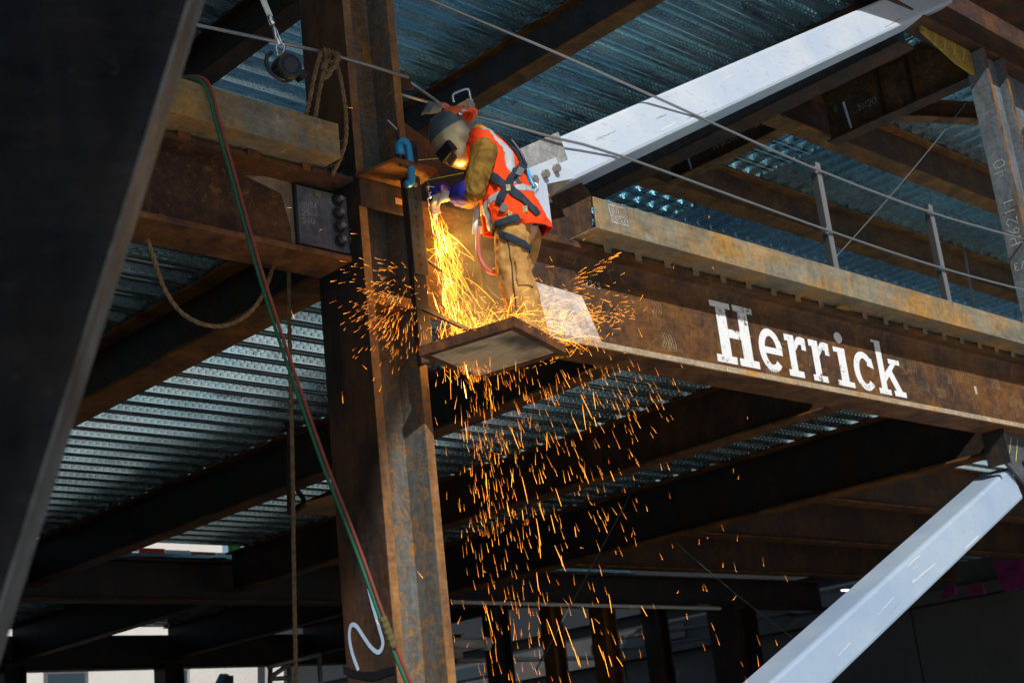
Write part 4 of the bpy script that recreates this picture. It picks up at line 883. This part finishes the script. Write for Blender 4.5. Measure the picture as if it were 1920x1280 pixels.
gg = MB(); gp_ = q(806,205,6.2); gd_ = (q(790,207,6.2)-q(830,200,6.2)).normalized(); gu = Vector((0,0,1)); gs = Vector((0,1,0))
gg.cap(gp_-gd_*.07, .035, gp_, .035)
for k in range(4): gg.cap(gp_+gs*(.03-.02*k)*1.0+gu*.01, .012, gp_+gd_*(.045,.055,.05,.04)[k]+gs*(.034-.022*k)-gu*(.012+.006*k), .010)
gg.cap(gp_-gd_*.04+gu*.02, .014, gp_+gd_*.0+gu*.045, .011)
flat('glove_grey', (.13,.155,.17), .8)
o = remeshed(gg, 'work_glove', 'glove_grey', None, .006, 2, .004, .03); tag(o, 'worn grey work glove lying on the beam behind the hood', 'glove')
b = MB(); b.tube(resample([q(818,202,6.2), q(830,195,6.2), q(845,203,6.2), q(855,216,6.2)], .01), .012, 8); tag(b.build('hose_stub', 'lead_red', None, True), 'short red hose curling behind the hard hat', 'hose')

# ------------------------------------------------------------------ sparks
AR = Vector((5.70, 6.17, 3.50))
def spark_set(name, label, mat, seeds, arcs=()):
    mb = MB()
    for path in arcs: mb.tube(path, [.0003+.0007*math.sin(math.pi*(i+.3)/len(path)) for i in range(len(path))], 3)
    for p, v, ln, r in seeds:
        v = v.normalized(); r *= R.choice((.24,.28,.34,.46)); u_ = v.cross(Vector((.3,.5,.8))).normalized(); w_ = v.cross(u_)
        tail = p-v*ln
        mb.add([p+v*ln*.1, p+u_*r, p-u_*r*.5+w_*r*.87, p-u_*r*.5-w_*r*.87, tail], [(0,1,2),(0,2,3),(0,3,1),(4,2,1),(4,3,2),(4,1,3)])
    o = mb.build(name, mat); tag(o, label, 'sparks', kind='stuff'); return o
R = random.Random(11)
def G(s_): return R.gauss(0, s_)
hot, med, dim = [], [], []
# the cutting stream down the joint
for i in range(48):
    f = R.random()**1.2; z = AR.z-.02-.70*f; sp = .008+.040*f
    hot.append((Vector((AR.x+G(sp)*.8+.02*f, AR.y+G(sp)*.8, z)), Vector((G(.10)+.08, G(.08), -1)), R.uniform(.05,.14), R.uniform(.0018,.0032)))
for i in range(720):
    f = R.random()**.7; z = AR.z-.03-1.05*f; sp = .02+.10*f
    (med if R.random() < .75 else dim).append((Vector((AR.x+abs(G(sp))*1.5, AR.y+G(sp)*.8-.05*f, z)), Vector((G(.35)+.25, G(.3)-.1, -1)), R.uniform(.02,.05)*R.choice((1,1,1.6,2.4)), R.uniform(.0014,.0024)))
# bounce off the platform floor
for i in range(1000):
    c = cen+e1*R.uniform(-h1, h1*1.3)+e2*R.uniform(-h2*.2, h2*1.1); 
    hz = abs(G(.10)); ang = R.uniform(0, 2*math.pi)
    (med if R.random() < .7 else dim).append((Vector((c.x+G(.12), c.y+G(.12), PTOP+.01+hz)), Vector((math.cos(ang)+.5, math.sin(ang)-.1, G(.6)+.3)), R.uniform(.015,.05), R.uniform(.0014,.0024)))
# skipping to the right along the beam flange
for i in range(330):
    f = R.random(); med.append((Vector((6.3+.95*f+G(.08), 6.1+G(.12), 2.86+.10*f+abs(G(.10)))), Vector((1, G(.3), G(.45)+.25)), R.uniform(.03,.08), .0017))
for i in range(45):
    a = R.uniform(-.35, .35); f = R.random(); med.append((Vector((6.75+.55*f, 6.02, 3.15+.34*f+a*.25*(1-f))), Vector((1, .05, .42+a*.35)), R.uniform(.05,.12), .0017))
# burst in front of the column, left
for i in range(330):
    p = Vector((5.17+G(.13), 6.10+G(.07), 2.72+G(.16))); d_ = p-Vector((5.45,6.1,2.95))
    (med if R.random() < .6 else dim).append((p, d_+Vector((G(.05),G(.05),G(.08)-.06)), R.uniform(.02,.06), .0017))
# falling below the platform
for i in range(250):
    f = R.random()**1.3; z = 2.42-1.0*f; w_ = .10+.42*f
    p = Vector((5.62+R.random()**1.5*(.75+.55*f)+G(.04), 5.98+G(.14), z)); vx = (p.x-5.75)*.5
    (med if R.random() < .55 else dim).append((p, Vector((vx+G(.12), G(.12), -1)), R.uniform(.02,.055)*R.choice((1,1,1.6,2.4)), R.uniform(.0014,.0023)))
for i in range(330):
    z = 2.3-R.random()**.8*2.5; p = Vector((5.68+abs(G(.11))+(2.3-z)*.04, 6.0+G(.18), z)); (med if R.random() < .4 else dim).append((p, Vector((G(.1)+.10, G(.08), -1)), R.uniform(.03,.085), .0016))
for i in range(120):
    f = R.random(); z = 2.5-2.6*f; p = Vector((6.2+R.random()*1.5*(.4+f), 5.9+G(.25), z)); (med if R.random() < .45 else dim).append((p, Vector((.28+G(.12), G(.1), -1)), R.uniform(.03,.08), .0015))
for i in range(80):
    p = Vector((7.1+G(.22), 6.0+G(.1), 2.40+G(.16))); med.append((p, Vector((.55+G(.1), 0, -1)), R.uniform(.03,.075), .0016))
# stray ones
for i in range(60):
    p = Vector((R.uniform(4.3,8.5), R.uniform(5.7,6.2), R.uniform(.6,3.9))); med.append((p, Vector((G(.6), G(.3), -.6+G(.4))), R.uniform(.025,.06), .0016))
for x, z, l in ((5.67,2.98,.09),(5.68,2.74,.10),(5.73,2.40,.12),(5.70,2.27,.10),(5.66,3.2,.2)): hot.append((Vector((x, 6.05, z)), Vector((.12,0,-1)), l, .008))
spark_set('sparks', 'white hot stream of sparks pouring down beside the column', 'spark_hot', hot)
arcs = []
for i in range(120):
    p = Vector((AR.x+abs(G(.05)), AR.y+G(.05), AR.z-R.uniform(.05,.85))) if i % 2 else cen+e1*R.uniform(-h1, h1*1.2)+e2*R.uniform(0, h2)+WD*R.uniform(.05,.15)
    v = Vector((G(.5)+.5, G(.4)-.15, -1.2+G(.5) if i % 2 else R.uniform(.2,1.4))); n_ = R.randint(5, 11); pt = []
    for k in range(n_): pt.append(p.copy()); p = p+v*.022; v = v+Vector((0,0,-.13))
    arcs.append(pt)
for i in range(40):
    p = Vector((5.65+R.random()*1.3, 5.98+G(.14), R.uniform(.6,2.4))); v = Vector((G(.15)+(p.x-5.7)*.35, G(.1), -1)); arcs.append([p+v*(.02*k)+Vector((0,0,-.0004*k*k)) for k in range(R.randint(4, 8))])
spark_set('sparks', 'bright orange sparks spraying around the platform and falling', 'spark', med, arcs)
spark_set('sparks', 'dim orange sparks scattering and falling below the platform', 'spark_dim', dim)
# thin smoke round the cut, lit by the flame
m_, t_, b_, N_ = nodes('smoke'); t_.nodes.remove(b_)
vol = N_('VolumePrincipled'); vol.inputs['Color'].default_value = (.9,.88,.85,1); vol.inputs['Anisotropy'].default_value = .2
tc = N_('TexCoord'); gr = N_('TexGradient'); gr.gradient_type = 'SPHERICAL'; mp_ = N_('Mapping'); mp_.inputs['Scale'].default_value = (1/.5, 1/.34, 1/.75); mp_.inputs['Location'].default_value = (0,0,-1.0)
t_.links.new(tc.outputs['Object'], mp_.inputs['Vector']); t_.links.new(mp_.outputs[0], gr.inputs[0])
nz = noise_node(t_, N_, 5, 4, .6, tc.outputs['Object'], .5); mu = N_('Math'); mu.operation = 'MULTIPLY'; t_.links.new(gr.outputs[0], mu.inputs[0]); t_.links.new(ramp(t_, N_, nz.outputs[0], .35, .7), mu.inputs[1])
mu2 = N_('Math'); mu2.operation = 'MULTIPLY'; mu2.inputs[1].default_value = 1.0; t_.links.new(mu.outputs[0], mu2.inputs[0]); t_.links.new(mu2.outputs[0], vol.inputs['Density']); t_.links.new(vol.outputs[0], t_.nodes['Material Output'].inputs['Volume'])
b = MB(); b.ell((5.92, 6.02, 2.98), (.5,0,0), (0,.34,0), (0,0,.75), 16, 10); tag(b.build('smoke', 'smoke', None, True), 'thin amber lit smoke around the cutting stream', 'smoke', kind='stuff')
# the light given off by the cutting flame and its spark stream
for nm, p, e_, r_ in (('cutting_flame_light', (5.76, 6.10, 3.30), 17, .06), ('spark_stream_light', (5.84, 6.00, 2.74), 15, .10)):
    ld = bpy.data.lights.new(nm, 'POINT'); ld.energy = e_; ld.color = (1, .50, .10); ld.shadow_soft_size = r_
    lo_ = bpy.data.objects.new(nm, ld); COL.objects.link(lo_); lo_.location = p

# ------------------------------------------------------------------ background
def bgcol(label, x, y, w_, mat='mill_dark'):
    t = thing('steel_column', label, 'column', (x, y, GROUND), 'columns of the ground floor in the background')
    MB().box(x-w_, x-w_+.04, y-w_, y+w_, GROUND, 3.0).build('flange', mat, t); MB().box(x+w_-.04, x+w_, y-w_, y+w_, GROUND, 3.0).build('flange', mat, t); MB().box(x-w_+.04, x+w_-.04, y-.015, y+.015, GROUND, 3.0).build('web', mat, t)
bgcol('thick dark background column left of the lower white brace', 22.9, 17.45, .34); bgcol('slim dark background column at the bottom centre', 20.6, 17.45, .17); bgcol('rust orange background column lit at the bottom, centre', 19.2, 17.45, .17, 'rust_orange'); bgcol('second rust orange background column near the bottom centre', 17.9, 17.45, .14, 'rust_orange'); bgcol('dark background column right of the tall column', 16.6, 17.45, .16); bgcol('dark background column at the bottom left behind the girder', 11.5, 24.3, .2); bgcol('dark background column left of the hanging rope', 14.6, 24.3, .2)
def wall(name, label, cat, parts):
    t = thing(name, label, cat, (parts[0][1][0], parts[0][1][2], GROUND))
    for n_, bx_, m_ in parts: MB().box(*bx_).build(n_, m_, t)
    return t
prt = [('wall_panel', (27+.0, 27.3, 8+k*4+.02, 12+k*4-.02, GROUND, 2.75), 'wall_grey') for k in range(9)]
prt += [('ledge', (26.75, 27.3, 8, 44, 2.78, 3.0), 'wall_grey'), ('fascia', (27.05, 27.3, 8, 44, 3.02, 3.5), 'wall_grey')]
prt += [('window', (27.0, 27.045, 10+k*6, 13+k*6, 3.1, 3.4), 'glass_dark') for k in range(5)]
wall('retaining_wall', 'grey concrete wall with pale ledge in the dark background', 'wall', prt)
def house(label, x0, x1, y, h, mat, wins, group='pale buildings beyond the site'):
    t = thing('far_building', label, 'building', ((x0+x1)/2, y, GROUND), group)
    MB().box(x0, x1, y, y+12, GROUND, h).build('wall', mat, t); MB().box(x0-.3, x1+.3, y-.3, y+12.3, h, h+.4).build('roof_edge', 'wall_grey', t)
    for i in range(wins):
        xx = x0+(i+.5)*(x1-x0)/wins
        for z in range(0, int(h), 4):
            wn = MB().box(xx-.9, xx+.9, y-.06, y-.004, z+.6, z+2.3).build('window', 'wall_grey', t); MB().box(xx-.75, xx+.75, y-.08, y-.062, z+.75, z+2.15).build('pane', 'glass_dark', wn)
house('pale building seen through the slot below the deck, left', 10, 34, 52, 15, 'wall_pale', 5)
# barrier tape, safety net and stored material on the far floor edge
def tape(label, z):
    t = thing('barrier_tape', label, 'tape', (11, 18.1, z), 'barrier tapes on the far floor edge')
    for k in range(34): MB().box(5+k*.42, 5+k*.42+.415, 18.1, 18.104, z+.02*math.sin(k*.7), z+.07+.02*math.sin(k*.7)).build('stripe', 'tape_red' if k % 2 else 'tape_white', t)
tape('red and white barrier tape in the slot below the deck, upper strand', 3.78); tape('red and white barrier tape in the slot below the deck, lower strand', 3.60)
for k, x in enumerate((12.2, 13.6)): tag(MB().box(x, x+.16, 18.4, 18.5, 3.2, 4.4).build('net_post', 'net_green'), ['green net post behind the barrier tape, left', 'green net post behind the barrier tape, right'][k], 'post', 'green net posts')
t = thing('equipment_box', 'blue and grey box in front of the pale background wall', 'box', at(410,1290,1,23)); b = MB(); b.prism([at(398,1290,1,23), at(412,1262,1,23), at(426,1262,1,23), at(426,1290,1,23)], (.5,.6,0)); b.build('shell', 'box_blue', t); b = MB(); b.prism([at(418,1288,1,22.95), at(424,1266,1,22.95), at(428,1266,1,22.95), at(428,1288,1,22.95)], (.1,-.02,0)); b.build('door', 'wall_grey', t)
t = thing('screen_wall', 'pale hoarding at the bottom left behind the rope', 'wall', at(420,1260,1,24)); b = MB(); b.prism([at(356,1254,1,25.5), at(483,1222,1,25.5), at(483,1330,1,25.5), at(356,1330,1,25.5)], (0,.1,0)); b.build('panel', 'wall_pale', t); b = MB(); b.prism([at(502,1222,1,25.5), at(532,1220,1,25.5), at(532,1330,1,25.5), at(502,1330,1,25.5)], (0,.1,0)); b.build('panel', 'wall_pale', t)
sc = thing('scaffold', 'steel tube scaffold at the bottom left beside the rope', 'scaffold', at(560,1290,1,14))
def pp(x, y): return at(x, y, 1, 14)
for a_, b_ in (((507,1250),(505,1330)), ((542,1242),(545,1330)), ((598,1225),(604,1330)), ((503,1250),(600,1226)), ((505,1272),(545,1270)), ((508,1268),(540,1246)), ((505,1292),(602,1290))): MB().tube([pp(*a_), pp(*b_)], .028, 6).build('scaffold_tube', 'scaffold_steel', sc, True)
for k, pts in enumerate((((1862,1052),(1925,1046),(1925,1098),(1885,1108),(1872,1085)), ((1814,1095),(1842,1095),(1845,1112),(1816,1112)), ((1770,1098),(1788,1093),(1792,1112),(1765,1124)))):
    b = MB(); b.prism([at(x, y, 0, 20) for x, y in pts], (.12,.04,0)); tag(b.build('tarp', 'tarp_magenta'), ['large magenta tarp hanging in the dark at the right edge','small magenta tarp scrap in the dark, middle one','small magenta tarp scrap touching the lower white brace'][k], 'tarp', 'magenta tarps')
t = thing('pipe', 'pale horizontal pipe in the dark right of the tall column foot', 'pipe', at(870,1208,1,17)); MB().tube([at(842,1204,1,17), at(905,1206,1,17)], .08, 10).build('barrel', 'pipe_white', t, True); MB().tube([at(905,1206,1,17), at(914,1206,1,17)], .11, 10).build('coupling', 'pipe_white', t, True)

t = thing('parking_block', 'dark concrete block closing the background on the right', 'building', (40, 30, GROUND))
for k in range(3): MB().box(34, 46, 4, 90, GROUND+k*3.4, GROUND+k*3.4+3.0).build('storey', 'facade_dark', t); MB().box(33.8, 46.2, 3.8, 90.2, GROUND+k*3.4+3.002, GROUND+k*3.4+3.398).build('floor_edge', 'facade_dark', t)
t = thing('side_blocker', 'added dark block left of the view that dims the side light', 'building', (-9, 14, GROUND))
MB().box(-16, -3.5, 5, 34, GROUND, 13).build('wall', 'facade_dark', t)  # unseen block, added to cut the light on left-facing steel
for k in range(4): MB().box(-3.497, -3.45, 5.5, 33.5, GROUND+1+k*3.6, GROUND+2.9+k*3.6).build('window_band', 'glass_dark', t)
for k, (x0, x1, yy, h) in enumerate(((-30,-4,-62,24), (-2,22,-60,27), (24,48,-64,23), (50,80,-60,26))):  # unseen blocks, added to darken the horizon mirrored in the upper deck
    t = thing('sky_blocker', ['added dark block behind the camera, first from the left','added dark block behind the camera, second from the left','added dark block behind the camera, third from the left','added dark block behind the camera, fourth from the left'][k], 'building', ((x0+x1)/2, yy, GROUND), 'added sky blockers behind the camera')
    MB().box(x0, x1, yy-14, yy, GROUND, h).build('wall', 'facade_dark', t)
    for fl in range(int(h/3.6)): MB().box(x0+.5, x1-.5, yy+.003, yy+.05, GROUND+1.2+fl*3.6, GROUND+3.2+fl*3.6).build('window_band', 'glass_dark', t)

# conduits, lamps and hanging wire in the dark bay at the bottom
for k, (x0, y0, x1, y1, Yp, r_, m_) in enumerate(((848,1128,1350,1140,15.5,.03,'pipe_white'), (1130,1200,1480,1150,19,.04,'scaffold_steel'), (860,1238,1120,1232,21,.05,'pipe_white'), (1180,1215,1330,1196,20,.03,'scaffold_steel'))):
    o = MB().tube([at(x0, y0, 1, Yp), at(x1, y1, 1, Yp)], r_, 8).build('conduit', m_, None, True); tag(o, ['long thin conduit under the dark bay right of the column', 'grey conduit sloping past the far columns', 'pale pipe low behind the falling sparks', 'short grey conduit beside the thick dark column'][k], 'conduit')
for k, (x, y, Yp) in enumerate(((1318,1138,16), (1588,1105,14), (1145,1176,18))):
    t = thing('work_lamp', ['small lit work lamp in the dark bay, middle one', 'small lit work lamp beside the lower brace', 'small lit work lamp nearest the falling sparks'][k], 'lamp', at(x, y, 1, Yp), 'work lamps in the dark bay')
    p_ = at(x, y, 1, Yp); MB().box(p_.x-.16, p_.x+.16, p_.y-.04, p_.y+.04, p_.z, p_.z+.05).build('housing', 'scaffold_steel', t); MB().box(p_.x-.14, p_.x+.14, p_.y-.03, p_.y+.03, p_.z-.02, p_.z-.001).build('tube', 'lamp_glow', t)
